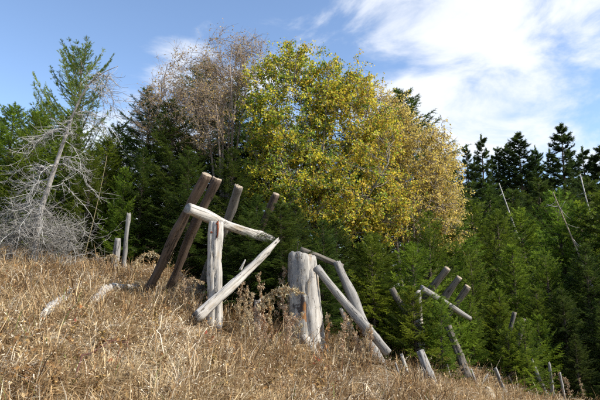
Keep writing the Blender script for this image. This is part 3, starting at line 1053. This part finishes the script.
def add_decay_and_shade(m, spots):
    """Patches of rot and of painted shade at given places of the timber, with ragged outlines."""
    t = m.node_tree
    pr = next(n for n in t.nodes if n.type == 'BSDF_PRINCIPLED')
    src = pr.inputs['Base Color'].links[0].from_socket
    tcn = N(t, 'ShaderNodeTexCoord')
    nz = N(t, 'ShaderNodeTexNoise', Scale=11.0, Detail=5.0, Roughness=0.6)
    t.links.new(tcn.outputs['Object'], nz.inputs['Vector'])
    for (c, r, squash, colr) in spots:
        sub = N(t, 'ShaderNodeVectorMath')
        sub.operation = 'SUBTRACT'
        sub.inputs[1].default_value = c
        t.links.new(tcn.outputs['Object'], sub.inputs[0])
        mul = N(t, 'ShaderNodeVectorMath')
        mul.operation = 'MULTIPLY'
        mul.inputs[1].default_value = (1, 1, squash)
        t.links.new(sub.outputs[0], mul.inputs[0])
        ln = N(t, 'ShaderNodeVectorMath')
        ln.operation = 'LENGTH'
        t.links.new(mul.outputs[0], ln.inputs[0])
        d = math_node(t, 'ADD', ln.outputs['Value'], math_node(t, 'MULTIPLY', math_node(t, 'SUBTRACT', nz.outputs[0], 0.5), r * 4.2))
        k = N(t, 'ShaderNodeMapRange')
        k.inputs[1].default_value, k.inputs[2].default_value = r * 0.75, r * 1.1
        k.inputs[3].default_value, k.inputs[4].default_value = 0.9, 0.0
        t.links.new(d, k.inputs[0])
        mx = N(t, 'ShaderNodeMix')
        mx.data_type = 'RGBA'
        mx.inputs[7].default_value = (*colr, 1)
        t.links.new(k.outputs[0], mx.inputs[0])
        t.links.new(src, mx.inputs[6])
        src = mx.outputs[2]
    t.links.new(src, pr.inputs['Base Color'])


add_decay_and_shade(M_STUMP, (((-0.10, -0.20, 0.60), 0.085, 0.6, (0.05, 0.035, 0.03)), ((0.02, -0.22, 0.48), 0.085, 0.6, (0.30, 0.135, 0.045)),  # first spot paints the darkness of the hollow, the orange one is rot
                    ((-0.14, -0.16, 0.34), 0.06, 0.7, (0.33, 0.20, 0.09)), ((0.06, -0.2, 0.78), 0.05, 0.5, (0.36, 0.22, 0.10)),
                    ((-0.15, -0.05, 1.05), 0.16, 0.5, (0.20, 0.195, 0.19))))  # grey spot: shade of the upper left side put into the colour
sm_ = stump_mesh()
sm_.materials.append(M_STUMP)
obj('trunk', sm_, None, stump)
# a slab that has split off down the right side, and roots
log('split_slab', sb + Vector((0.125, -0.09, -0.2)), sb + Vector((0.03, -0.07, 1.10)), 0.165, 0.085, M_PALE, 6, stump, 'bright slab split off the right side', rough=0.1, sides=12, bow=0.03, jag=0.05)
log('root', sb + Vector((-0.03, -0.20, 0.20)), sb + Vector((0.16, -0.55, -0.12)), 0.07, 0.03, M_PALE, 7, stump, rough=0.12, sides=10, bow=0.06)
log('root', sb + Vector((-0.12, -0.10, 0.18)), sb + Vector((-0.40, -0.36, -0.06)), 0.07, 0.03, M_PALE, 8, stump, rough=0.12, sides=10, bow=0.06)
# spot of bare pale wood left of the decay, and the wire pin on top
pin = Tubes()
tp = Vector((-0.13, -0.02, 95 * scale - 0.04))
pin.tube(np.array([tp, tp + Vector((0.0, 0, 0.10)), tp + Vector((0.012, 0, 0.17)), tp + Vector((-0.006, 0, 0.20))]), (0.006, 0.0055, 0.005, 0.004), 5, (0.1, 0.1, 0.1))
obj('iron_pin', pin.mesh('iron_pin'), M_IRON, stump)

# timbers right of the stump
yb = sb.y
log('fallen_pole', P(316, 267, yb - 0.12), P(388, 354, yb - 0.30), 0.058, 0.062, M_GREY, 20, None, 'long straight grey pole slanting down to the right from the stump top', 'pole', None, rough=0.06, sides=24, jag=0.02)
lf = ground_hit(392, 392)
log('leaning_log', P(391, 391, yb + 0.10), P(337, 262, yb + 0.55), 0.092, 0.066, M_GREY, 21, None, 'thicker grey log leaning behind the long slanting pole', 'log', None, rough=0.06)
log('crossbeam', P(300, 250, yb + 0.5), P(343, 266, yb + 0.72), 0.045, 0.04, M_SHADED, 22, None, 'dark horizontal beam in shade between the stump and the leaning log', 'beam', None, rough=0.06)
log('splintered_stake', P(352, 330, yb + 0.45), P(341, 308, yb + 0.40), 0.035, 0.022, M_PALE, 23, None, 'short pale splintered stake between the stump and the leaning log', 'stake', None, jag=0.05, rough=0.1)
log('leaning_log', P(407, 316, 8.35), P(392, 288, 8.4), 0.055, 0.05, M_SHADED, 24, None, 'short grey log end showing between spruce boughs left of the right barrier', 'log', None)

# right barrier
rb = ground_hit(419, 372)
by_ = max(rb.y + 0.7, 8.3)
rbar = obj('snow_barrier', None, None, None, 'smaller broken snow barrier among spruces at right', 'barrier', None, None, Vector((P(419, 330, by_).x, by_, G(P(419, 330, by_).x, by_))))
rp = P(418, 290, by_ - 0.35)
log('post', (rp.x - 0.01, rp.y + 0.02, rbar.location.z - 0.35), rp, 0.062, 0.055, M_PALE, 30, rbar, 'short white upright post', sides=12)
log('crossbeam', P(421, 288, by_ - 0.22), P(470, 318, by_ + 0.25), 0.055, 0.042, M_GREY, 31, rbar, 'white crossbeam', sides=12)
for i, (a, b) in enumerate((((410, 318), (448, 268)), ((424, 328), (459, 277)), ((436, 332), (468, 286)))):
    foot = P(a[0], a[1], by_ + 0.42 + 0.1 * i)
    head = P(b[0], b[1], by_ - 0.12 + 0.16 * i)
    foot = foot + (foot - head).normalized() * 0.7
    log('pole', foot, head, 0.060, 0.056, M_SHADED, 32 + i, rbar, sides=12)
log('leaning_log', P(468, 378, 7.75), P(448, 326, 7.95), 0.066, 0.056, M_SHADED, 36, None, 'thick grey log leaning below the right barrier', 'log', None, rough=0.05)
log('leaning_log', P(440, 399, 7.15), P(419, 351, 7.35), 0.066, 0.056, M_GREY, 37, None, 'grey log slanting out of the grass below the small spruce', 'log', None)
log('splintered_stake', P(411, 386, 7.15), P(401, 354, 7.15), 0.036, 0.02, M_PALE, 38, None, 'thin pale stake in front of the small spruce', 'stake', None, jag=0.04)
def deep(p):
    return Vector((p.x - 0.25, p.y + 0.1, G(p.x, p.y) - 0.2))


# remnants farther right
for k, (a, b, Yk, r, lab) in enumerate((((483, 392), (470, 369), 7.9, 0.035, 'short pale stake in the grass below the right barrier'),
                                        ((509, 396), (495, 368), 8.3, 0.035, 'pale curved stake in the grass under the right thicket'),
                                        ((551, 396), (531, 358), 8.9, 0.036, 'grey leaning stake, left of the pair in the right corner'),
                                        ((552, 398), (549, 362), 8.9, 0.032, 'grey upright stake, right of the pair in the right corner'),
                                        ((566, 402), (560, 372), 9.0, 0.028, 'small weathered stake nearest the right edge'))):
    p0 = P(a[0], a[1], Yk)
    p0.z = min(p0.z, G(p0.x, p0.y) - 0.1)
    log('splintered_stake', p0, P(b[0], b[1], Yk), r, r * 0.75, M_GREY, 40 + k, None, lab, 'stake', None, jag=0.04, sides=10)
GS = 'broken stakes along the grass edge at right'
for k, (a, b) in enumerate((((402, 378), (396, 362)), ((428, 388), (423, 368)), ((455, 385), (447, 362)), ((476, 386), (488, 374)), ((519, 392), (508, 376)), ((503, 388), (520, 382)))):
    h_ = ground_hit(*a)
    log('splintered_stake', h_ - Vector((0, 0, 0.12)), P(b[0], b[1], h_.y + 0.05), 0.020 + 0.005 * (k % 3), 0.013, (M_GREY, M_SHADED, M_PALE)[k % 3], 300 + k, None,
        'broken weathered stake leaning at the grass edge under the right thicket', 'stake', GS, jag=0.05, sides=10, rough=0.12)
log('broken_log', deep(P(506, 322, 9.6)), P(514, 312, 9.55), 0.045, 0.036, M_SHADED, 50, None, 'broken grey log end jutting from the thicket at right', 'log', None)
log('broken_log', deep(P(512, 336, 9.2)), P(525, 319, 9.3), 0.045, 0.036, M_SHADED, 51, None, 'broken pale log crossing in the thicket at right', 'log', None)

# left remnants
log('weathered_post', sunk(P(125, 252, 9.3), 0.3), P(128, 213, 9.2), 0.042, 0.036, M_GREY, 60, None, 'old grey post standing among the spruces left of the barrier', 'post', None, jag=0.05)
log('broken_log', sunk(P(114, 245, 9.15), 0.2), P(118, 238, 9.1), 0.06, 0.05, M_GREY, 61, None, 'pale sawn log end beside the old grey post', 'log', None)
sk = P(150, 298, 7.45)
log('short_stake', (sk.x, sk.y, G(sk.x, sk.y) - 0.15), P(151, 296, 7.45), 0.045, 0.04, M_GREY, 62, None, 'short bluish grey stake at the foot of the brown poles', 'stake', None)
sk = P(257, 318, 7.1)
log('short_stake', (sk.x, sk.y, G(sk.x, sk.y) - 0.15), P(257, 300, 7.1), 0.055, 0.045, M_PALE, 63, None, 'short pale stake between the white post and the stump', 'stake', None, jag=0.03)


def driftwood(pts_px, r, label, seed, lift=0.05):
    rng = np.random.default_rng(seed)
    base = None
    pts = []
    for px, py in pts_px:
        h = ground_hit(px, py)
        if base is None:
            base = h
        pts.append(np.array(h - base) + np.array((0, 0, lift)))
    pts = np.array(pts)
    t = np.linspace(0, len(pts) - 1, 18)
    cv = np.stack([np.interp(t, np.arange(len(pts)), pts[:, j]) for j in range(3)], -1)
    cv[1:-1] = (cv[:-2] + cv[1:-1] + cv[2:]) / 3
    cv += rng.normal(0, 0.008, cv.shape)
    w = Tubes()
    rr = r * np.interp(np.linspace(0, 1, 18), [0, 0.1, 0.55, 1], [0.5, 0.9, 1.0, 0.45]) * rng.uniform(0.85, 1.15, 18)
    cv = np.concatenate((cv[:1] - (cv[1] - cv[0]) * 0.02, cv))
    rr = np.concatenate(([0.004], rr))
    w.tube(cv, rr, 12, (0.5, 0.47, 0.43))
    w.V[0] = w.V[0] + rng.normal(0, r * 0.16, w.V[0].shape)
    for _ in range(5):
        o = cv[rng.integers(4, 18)]
        d = rng.normal(0, 1, 3) + (0.3, -0.3, 0.1)
        d /= np.linalg.norm(d)
        c = curve(o, o + d * rng.uniform(0.08, 0.2), -0.1, rng.normal(0, 0.2), 6)
        w.tube(c, np.linspace(r * 0.5, r * 0.1, 6), 6, (0.5, 0.47, 0.43))
    me = w.mesh('driftwood')
    me.materials.append(M_PALE)
    return obj('fallen_branch', me, None, None, label, 'branch', None, None, base)


driftwood([(40, 325), (60, 308), (72, 298), (82, 288)], 0.052, 'bleached fallen branch lying in the grass at left, lower of two', 71, 0.07)
driftwood([(92, 309), (101, 300), (110, 293), (125, 292), (140, 290)], 0.050, 'bleached crooked branch lying beside the foot of the brown poles', 72, 0.07)


def boulder(px, py, r, label, seed):
    rng = np.random.default_rng(seed)
    h = ground_hit(px, py)
    n, m = 16, 10
    V, Q = [], []
    ph = rng.uniform(0, 6, 6)
    for i in range(m + 1):
        th = math.pi * i / m
        for j in range(n):
            a = 2 * math.pi * j / n
            k = 1 + 0.16 * math.sin(2 * a + ph[0] + th) + 0.12 * math.sin(3 * a + ph[1]) * math.sin(2 * th) + rng.normal(0, 0.03)
            V.append((r * k * math.sin(th) * math.cos(a), r * 0.9 * k * math.sin(th) * math.sin(a), r * 0.95 * k * math.cos(th)))
    for i in range(m):
        for j in range(n):
            Q.append((i * n + j, (i + 1) * n + j, (i + 1) * n + (j + 1) % n, i * n + (j + 1) % n))
    me = mk_mesh('boulder', V, None, Q, None, True)
    return obj('boulder', me, M_STONE, None, label, 'stone', None, None, h + Vector((0, 0, r * 0.05)))


boulder(487, 399, 0.15, 'grey stone in the grass at the bottom right', 5)

# standing snags among the far trees
for (a, b, Yk, lab) in (((514, 224), (499, 183), 21.0, 'thin white dead trunk slanting in front of the far conifers'),
                        ((591, 214), (580, 174), 22.0, 'thin white dead trunk near the right edge before the far conifers'),
                        ((572, 236), (553, 192), 13.2, 'slim pale brown dead stem leaning above the thicket')):
    p1 = P(b[0], b[1], Yk)
    pm = P(a[0], a[1], Yk)
    d = (pm - p1).normalized()
    g0 = pm + d * 0.5
    while g0.z > G(g0.x, g0.y) - 0.2:
        g0 = g0 + d * 0.2
    snag = obj('snag', None, None, None, lab, 'tree', None, None, g0)
    r1 = 0.035 if Yk > 15 else 0.02
    w = Tubes()
    pts = curve((0, 0, 0), p1 - g0, 0.0, 0.01, 9)
    w.tube(pts, np.linspace(r1 * 2.4, r1 * 0.6, 9), 7, (0.42, 0.39, 0.35) if Yk > 15 else (0.34, 0.27, 0.19))
    rng = np.random.default_rng(int(Yk * 10))
    for i in range(14):
        o = pts[0] + (pts[-1] - pts[0]) * rng.uniform(0.5, 0.97)
        dd = rng.normal(0, 1, 3)
        dd /= np.linalg.norm(dd)
        w.tube(curve(o, o + dd * rng.uniform(0.15, 0.5), 0.1, 0.1, 4), np.linspace(0.012, 0.005, 4), 3, (0.4, 0.37, 0.33))
    obj('trunk', w.mesh('trunk'), M_BARK, snag)

# pale thin trunk among the left spruces
p1, p0 = P(107, 156, 9.9), P(85, 242, 9.7)
w = Tubes()
pts = curve((0, 0, -0.3), p1 - p0, 0, 0.03, 9)
w.tube(pts, np.linspace(0.010, 0.004, 9), 7, (0.20, 0.165, 0.09))
sn = obj('snag', None, None, None, 'slim yellowish bare stem in front of the left spruces', 'tree', None, None, p0)
obj('trunk', w.mesh('trunk'), M_BARK, sn)

# ------------------------------------------------------------------ dry grass
def wobble(x, y, s):
    return (np.sin(1.9 * x * s + 0.7 * y * s + 0.3) * np.sin(1.4 * y * s - 0.9 * x * s + 1.1) + 0.6 * np.sin(4.1 * x * s - 2.2 * y * s + 2.0) * np.sin(3.7 * y * s + 1.3 * x * s)
            + 0.4 * np.sin(8.3 * x * s + 5.1 * y * s) * np.sin(7.1 * y * s - 3.3 * x * s)) / 2.0


def make_grass():
    rng = np.random.default_rng(77)
    n_t = 26000
    y = 2.4 + (13.0 - 2.4) * rng.random(n_t * 2) ** 1.05
    x = (rng.random(n_t * 2) * 2 - 1) * (0.66 * y + 0.9)
    # grass thins out beneath the spruces
    lim = 9.3 + 0.35 * np.sin(x * 1.7) - 0.10 * np.maximum(x, 0)
    lim = np.where(x < -4.2, 13.0, lim)
    clump = wobble(x + 2, y - 3, 3.1)
    keep = (y < lim + rng.normal(0, 0.3, len(y))) & (rng.random(len(y)) < np.clip(0.80 + 1.2 * clump, 0.15, 1))
    x, y = x[keep][:n_t], y[keep][:n_t]
    n_t = len(x)
    w1, w2 = wobble(x, y, 1.0), wobble(x + 9, y + 4, 2.3)
    # strips where the grass lies flat and bleached
    band = np.zeros(n_t)
    for strip, wd_ in ((((205, 330), (170, 345), (135, 355), (105, 366)), 0.16), (((282, 333), (262, 331), (240, 332)), 0.12), (((60, 345), (40, 335), (15, 330)), 0.12),
                       (((165, 385), (180, 372), (215, 366)), 0.12), (((90, 322), (72, 330), (52, 345)), 0.10), (((0, 275), (40, 278), (80, 285)), 0.16), (((385, 372), (378, 390), (370, 398)), 0.14)):
        pts = [ground_hit(*q) for q in strip]
        for p0, p1 in zip(pts[:-1], pts[1:]):
            vx, vy = p1.x - p0.x, p1.y - p0.y
            t = np.clip(((x - p0.x) * vx + (y - p0.y) * vy) / (vx * vx + vy * vy), 0, 1)
            dist = np.hypot(x - p0.x - t * vx, y - p0.y - t * vy)
            band = np.maximum(band, np.exp(-(dist / wd_) ** 2))
    nb = np.clip(rng.poisson(14, n_t), 6, 24)
    tid = np.repeat(np.arange(n_t), nb)
    B = len(tid)
    ang = rng.uniform(0, 6.28, B)
    rad = np.abs(rng.normal(0, 0.055, B))
    bx = x[tid] + rad * np.cos(ang)
    by = y[tid] + rad * np.sin(ang)
    bz = hgt(bx, by) - 0.02
    L = (0.175 + 0.085 * w1 + 0.06 * w2)[tid] * rng.uniform(0.4, 1.6, B) * (1 - 0.45 * band[tid])
    tall = rng.random(B) < (0.03 + 0.07 * (wobble(x + 1, y + 2, 1.4) > 0.25))[tid]
    L = np.where(tall, L * 1.5 + 0.10, L)
    L = np.clip(L, 0.05, 0.60)
    # lean: outward from the tuft, each tuft pressed one way, all slightly downhill
    ta = rng.uniform(0, 6.28, n_t)
    tm = rng.uniform(0.2, 1.3, n_t) + 1.2 * band
    lx = np.cos(ang) * 0.6 + (np.cos(ta) * tm)[tid] + 0.22 + rng.normal(0, 0.35, B)
    ly = np.sin(ang) * 0.6 + (np.sin(ta) * tm)[tid] - 0.14 + rng.normal(0, 0.22, B)
    lx, ly = np.where(tall, lx * 0.4, lx), np.where(tall, ly * 0.4, ly)
    d = np.stack((lx, ly, np.ones(B)), -1)
    d /= np.linalg.norm(d, axis=1, keepdims=True)
    base = np.stack((bx, by, bz), -1)
    curl = rng.uniform(0.2, 1.25, B)
    mid = base + d * (L * 0.55)[:, None]
    hor = np.stack((lx, ly, np.zeros(B)), -1)
    tip = mid + (d * 0.55 + hor * 0.45 * curl[:, None] - np.array((0, 0, 1)) * (0.42 * curl)[:, None]) * (L * 0.8)[:, None]
    wa = rng.uniform(0, 6.28, B)
    wv = np.stack((np.cos(wa), np.sin(wa), rng.normal(0, 0.2, B)), -1)
    W = rng.uniform(0.0022, 0.0052, B)[:, None] * (0.75 + 0.06 * by)[:, None]
    V = np.stack((base - wv * W, base + wv * W, mid + wv * W * 0.8, mid - wv * W * 0.8, tip), 1).reshape(-1, 3)
    o = (np.arange(B) * 5)[:, None]
    Q = o + np.array((0, 1, 2, 3))[None]
    T = o + np.array((3, 2, 4))[None]
    pal = np.array(((0.54, 0.415, 0.225), (0.41, 0.28, 0.13), (0.24, 0.15, 0.065), (0.73, 0.635, 0.46), (0.11, 0.066, 0.032), (0.40, 0.235, 0.09)))
    base_i = np.array((0, 1, 2, 4))[np.clip((1.45 - 1.9 * w1 + 1.5 * wobble(x - 5, y + 8, 0.55) + rng.normal(0, 0.75, n_t)), 0, 3.3).astype(int)]
    pale = ((w2 > 0.45) & (rng.random(n_t) < 0.7)) | (rng.random(n_t) < band * 0.95)
    base_i = np.where(pale, 3, base_i)
    ci = np.where(rng.random(B) < 0.6, base_i[tid], rng.choice(6, B, p=(0.30, 0.24, 0.16, 0.14, 0.10, 0.06)))
    c = pal[ci] * rng.uniform(0.75, 1.25, (B, 1))
    c = np.where((tall & (rng.random(B) < 0.42))[:, None], np.array((0.26, 0.165, 0.075)) * rng.uniform(0.6, 1.4, (B, 1)), c)
    g = rng.random(B) < 0.015
    c[g] = (0.16, 0.19, 0.05)
    c5 = np.repeat(c, 5, axis=0)
    # seed fluff and broken bits caught among the blades
    F = 90000
    fi = rng.integers(0, B, F)
    fo = mid[fi] + (tip[fi] - mid[fi]) * rng.uniform(0, 1.1, (F, 1)) + rng.normal(0, 0.012, (F, 3))
    fd = rng.normal(0, 1, (F, 3))
    fd /= np.linalg.norm(fd, axis=1, keepdims=True)
    fw = np.cross(fd, rng.normal(0, 1, (F, 3)))
    fw /= np.linalg.norm(fw, axis=1, keepdims=True)
    fl = rng.uniform(0.012, 0.045, (F, 1))
    FV = np.stack((fo - fw * 0.0045, fo + fw * 0.0045, fo + fd * fl), 1).reshape(-1, 3)
    FT = np.arange(3 * F).reshape(-1, 3) + len(V)
    fc = np.where((rng.random(F) < 0.35)[:, None], pal[3], c[fi]) * rng.uniform(0.75, 1.2, (F, 1))
    V = np.concatenate((V, FV))
    T = np.concatenate((T, FT))
    me = mk_mesh('dry_grass', V, T, Q, np.concatenate((c5, np.repeat(fc, 3, axis=0))))
    return obj('dry_grass', me, M_GRASS, None, 'matted straw-coloured dry grass covering the slope', 'grass', None, 'stuff')


make_grass()


def litter():
    """Curled brown dead leaves caught in the grass."""
    rng = np.random.default_rng(9)
    n = 9000
    y = 2.6 + 7.6 * rng.random(n)
    x = (rng.random(n) * 2 - 1) * (0.64 * y + 0.8)
    k = wobble(x * 0.9 + 3, y, 1.6) + rng.normal(0, 0.25, n) > 0.12
    x, y = x[k], y[k]
    z = hgt(x, y) + rng.uniform(0.02, 0.24, len(x))
    pal = np.array(((0.30, 0.17, 0.06), (0.42, 0.28, 0.11), (0.20, 0.10, 0.04), (0.50, 0.36, 0.18)))
    c = pal[rng.integers(0, 4, len(x))] * rng.uniform(0.7, 1.2, (len(x), 1))
    me = leaves_mesh('leaf_litter', np.stack((x, y, z), -1), c, rng, 0.036)
    obj('leaf_litter', me, M_GRASS, None, 'curled brown dead leaves caught in the grass', 'leaves', None, 'stuff')


litter()


# ------------------------------------------------------------------ dead weeds with fluffy heads
def weed_mesh(seed, H, kind):
    rng = np.random.default_rng(seed)
    w = Tubes()
    droop = 0.55 if kind == 'arched' else rng.uniform(0.02, 0.2)
    s = np.linspace(0, 1, 12)
    a = rng.uniform(-0.5, 0.5)
    x = H * (0.10 * s + droop * s ** 2.4)
    z = H * (s - droop * 0.95 * s ** 3.0)
    st = np.stack((x * math.cos(a), x * math.sin(a), z - 0.05), -1)
    brown = np.array((0.24, 0.13, 0.065)) if kind != 'arched' else np.array((0.46, 0.36, 0.2))
    w.tube(st, np.linspace(0.008, 0.003, 12), 4, brown)
    V, T, C, n = [], [], [], 0
    wm = w.mesh('stem')
    wm.materials.append(M_GRASS)
    m = 800 if kind != 'curled' else 60
    u = rng.uniform(0.42, 1.0, m) if kind != 'arched' else rng.uniform(0.3, 1.0, m)
    o = np.stack([np.interp(u, s, st[:, j]) for j in range(3)], -1)
    d = rng.normal(0, 1, (m, 3)) + (0, 0, -0.2)
    d /= np.linalg.norm(d, axis=1, keepdims=True)
    l = rng.uniform(0.03, 0.085, m)[:, None] * (0.7 + 0.8 * (1 - u))[:, None]
    wv = np.cross(d, rng.normal(0, 1, (m, 3)))
    wv /= np.linalg.norm(wv, axis=1, keepdims=True)
    if kind == 'curled':
        pal = np.array(((0.34, 0.20, 0.07), (0.22, 0.12, 0.05), (0.44, 0.29, 0.12)))
        u = rng.uniform(0.1, 1.0, m)
        o = np.stack([np.interp(u, s, st[:, j]) for j in range(3)], -1)
        me = leaves_mesh('seed_head', o, pal[rng.integers(0, 3, m)] * rng.uniform(0.7, 1.2, (m, 1)), rng, 0.10)
    else:
        nn = 16
        un = rng.uniform(0.35, 1.0, nn)
        no = np.stack([np.interp(un, s, st[:, j]) for j in range(3)], -1)
        nd = rng.normal(0, 1, (nn, 3)) * (1, 1, 0.5) + (0, 0, 0.5 if kind != 'arched' else -0.9)
        nd /= np.linalg.norm(nd, axis=1, keepdims=True)
        nl = rng.uniform(0.04, 0.17, nn) * (1.25 - 0.8 * un)
        k = rng.integers(0, nn, m)
        onb = rng.random(m) < 0.75
        br = no[k] + nd[k] * (nl[k] * rng.uniform(0.2, 1.1, m))[:, None] + rng.normal(0, 0.012, (m, 3))
        o = np.where(onb[:, None], br, o)
        l = l * 0.55
        V = np.stack((o - wv * 0.006, o + wv * 0.006, o + d * l), 1).reshape(-1, 3)
        pal = np.array(((0.56, 0.46, 0.31), (0.36, 0.225, 0.11), (0.22, 0.115, 0.055)))
        c = pal[rng.choice(3, m, p=(0.5, 0.3, 0.2))] * rng.uniform(0.8, 1.2, (m, 1))
        me = mk_mesh('seed_head', V, np.arange(3 * m).reshape(-1, 3), None, np.repeat(c, 3, axis=0))
    me.materials.append(M_GRASS)
    return wm, me


WEEDS = {k: [weed_mesh(100 + 10 * j + i, 1.0, k) for i in range(3)] for j, k in enumerate(('fluffy', 'arched', 'curled'))}
rngw = np.random.default_rng(5)


def weed(kind, px, top, label, group, foot=None, Y=None, i=0, rot=None):
    if Y is None:
        f = ground_hit(px, foot)
    else:
        f = P(px, 300, Y)
        f.z = G(f.x, f.y)
    h = max(0.2, (P(px, top, f.y).z - f.z)) * (1.0 if kind != 'arched' else 1.55)
    e = obj('dry_weed', None, None, None, label, 'weed', group, None, f)
    s = h
    e.scale = (max(s, 0.45) * 0.8, max(s, 0.45) * 0.8, s)
    e.rotation_euler = (0, 0, rngw.uniform(0, 6.28) if rot is None else rot)
    wm, me = WEEDS[kind][i % 3]
    obj('stem', wm, None, e)
    obj('seed_head', me, None, e, kind='stuff')
    return e


GW = 'dead weeds around the barrier and stump'
for i, (px, top, Y) in enumerate(((243, 272, 6.9), (250, 280, 6.7), (266, 268, 7.0), (272, 280, 6.8), (281, 272, 7.1), (288, 290, 6.5), (262, 292, 6.6), (234, 285, 6.9), (277, 262, 7.2), (284, 300, 6.3), (256, 300, 6.4), (246, 296, 6.4), (270, 300, 6.2), (290, 312, 6.1), (238, 268, 7.2), (240, 305, 6.2), (263, 312, 6.0))):
    weed('fluffy', px, top, 'dead brown weed with fluffy pale seeds between the white post and the stump', GW, Y=Y, i=i)
for i, (px, top, Y) in enumerate(((191, 262, 7.0), (186, 276, 6.8), (197, 282, 6.8), (176, 285, 7.0))):
    weed('fluffy', px, top, 'dead weed with fluffy seeds at the left foot of the white post', GW, Y=Y, i=i + 1)
for i, (px, top, Y) in enumerate(((330, 300, 7.1), (338, 306, 7.0), (346, 315, 7.0), (356, 318, 6.9), (361, 312, 6.8), (367, 330, 6.8))):
    weed('fluffy', px, top, 'dead reddish brown weed between the stump and the leaning log', GW, Y=Y, i=i)
for i, (px, top, Y, r) in enumerate(((171, 268, 7.1, 0.1), (104, 250, 8.4, 3.1), (252, 270, 6.7, 0.0), (128, 240, 8.2, 0.4), (118, 245, 8.4, 2.8))):
    weed('arched', px, top, ('arching pale grass stalk bent over left of the white post', 'arching tan stalk in front of the left spruces', 'arching pale stalk bent over between post and stump',
                             'arching tan stalk below the old grey post', 'arching tan stalk leaning left below the old grey post')[i], GW, Y=Y, i=i, rot=r)
for i, (px, top, foot) in enumerate(((210, 345, 385), (100, 330, 350), (265, 372, 396), (60, 360, 385), (30, 335, 350), (170, 300, 325), (246, 300, 335), (322, 365, 392), (20, 375, 398))):
    weed('curled', px, top, ('tall brown weed with curled dead leaves below the white post', 'curled brown weed below the bleached branch', 'curled brown weed at the bottom centre',
                             'curled brown weed left of the dark bramble stem', 'curled brown weed at the left edge of the slope', 'curled brown weed beneath the leaning poles', 'curled brown weed under the long split log',
                             'curled brown weed below the stump', 'curled brown weed in the bottom left corner')[i], GW, foot=foot, i=i)
rc = np.random.default_rng(61)
for i in range(26):
    px = rc.uniform(5, 330)
    foot = rc.uniform(max(318, 300 + 0.16 * px), 412)
    weed('curled' if i % 3 else 'fluffy', px, foot - rc.uniform(20, 34), 'low dead weed with shrivelled leaves scattered in the dry grass', 'dead weeds scattered over the slope', foot=min(foot, 399), i=i)
for i in range(22):
    px = rc.uniform(150, 375)
    weed('fluffy' if i % 4 else 'curled', px, 262 + 0.17 * (px - 150) + rc.uniform(6, 34), 'dead weed standing in the thin row along the barrier line', GW, Y=rc.uniform(6.5, 7.6), i=i)
GWR = 'dead weeds at the right corner'
for i, (px, top, Y) in enumerate(((530, 362, 9.0), (541, 366, 8.9), (556, 370, 9.0), (564, 368, 9.1), (518, 368, 9.0), (576, 376, 9.1), (497, 372, 8.7), (506, 360, 8.9), (447, 372, 7.6), (460, 378, 7.6), (453, 358, 7.7), (463, 362, 7.7), (470, 366, 7.8), (442, 366, 7.6), (437, 372, 7.3), (430, 370, 7.3))):
    weed('fluffy', px, top, 'pale dead weed standing at the grass edge under the right thicket', GWR, Y=Y, i=i)

# bramble stem and red leaves
b0 = ground_hit(70, 392)
w = Tubes()
bpx = ((70, 392), (80, 382), (90, 372), (100, 366), (112, 364), (126, 360))
bp = np.array([ground_hit(*q) - b0 + Vector((0, 0, 0.16 + 0.03 * math.sin(i * 2))) for i, q in enumerate(bpx)])
bp[0, 2] = -0.05
w.tube(bp, np.linspace(0.007, 0.004, len(bp)), 5, (0.10, 0.045, 0.035))
for i in range(10):
    rr = np.random.default_rng(i)
    o = bp[rr.integers(1, 6)]
    d = rr.normal(0, 1, 3) + (0, 0, 0.4)
    d /= np.linalg.norm(d)
    w.tube(curve(o, o + d * rr.uniform(0.04, 0.12), 0, 0.1, 3), (0.004, 0.003, 0.002), 3, (0.12, 0.05, 0.035))
obj('bramble_stem', w.mesh('bramble_stem'), M_BARK, None, 'dark bare bramble stem arching over the grass at lower left', 'stem', None, None, b0)
for i, (px, py) in enumerate(((312, 366), (322, 360), (318, 374), (72, 330), (112, 378), (206, 352))):
    rr = np.random.default_rng(200 + i)
    h = ground_hit(px, py)
    n = 5
    pos = rr.normal(0, 0.05, (n, 3)) + (0, 0, 0.11)
    pal = np.array(((0.36, 0.09, 0.045), (0.34, 0.14, 0.06), (0.44, 0.20, 0.07)))
    me = leaves_mesh('leaves', pos, pal[rr.integers(0, 3, n)], rr, 0.06)
    me.materials.append(M_LEAF)
    e = obj('red_seedling', None, None, None, ('red-leaved seedling in the grass below the stump, left of three', 'red-leaved seedling nearest the stump foot', 'red-leaved seedling lowest below the stump',
                                               'orange-leaved seedling beside the lower bleached branch', 'orange-leaved seedling right of the bramble stem', 'orange-leaved seedling below the split log foot')[i], 'seedling', None, None, h)
    w = Tubes()
    for q in pos[:4]:
        w.tube(curve((0, 0, -0.03), q, 0, 0.1, 4), np.linspace(0.004, 0.002, 4), 3, (0.25, 0.1, 0.05))
    obj('stem', w.mesh('stem'), M_BARK, e)
    obj('leaves', me, None, e, kind='stuff')

bpy.context.view_layer.update()
print('TRIS', sum(len(m.loops) - 2 * len(m.polygons) for m in bpy.data.meshes))
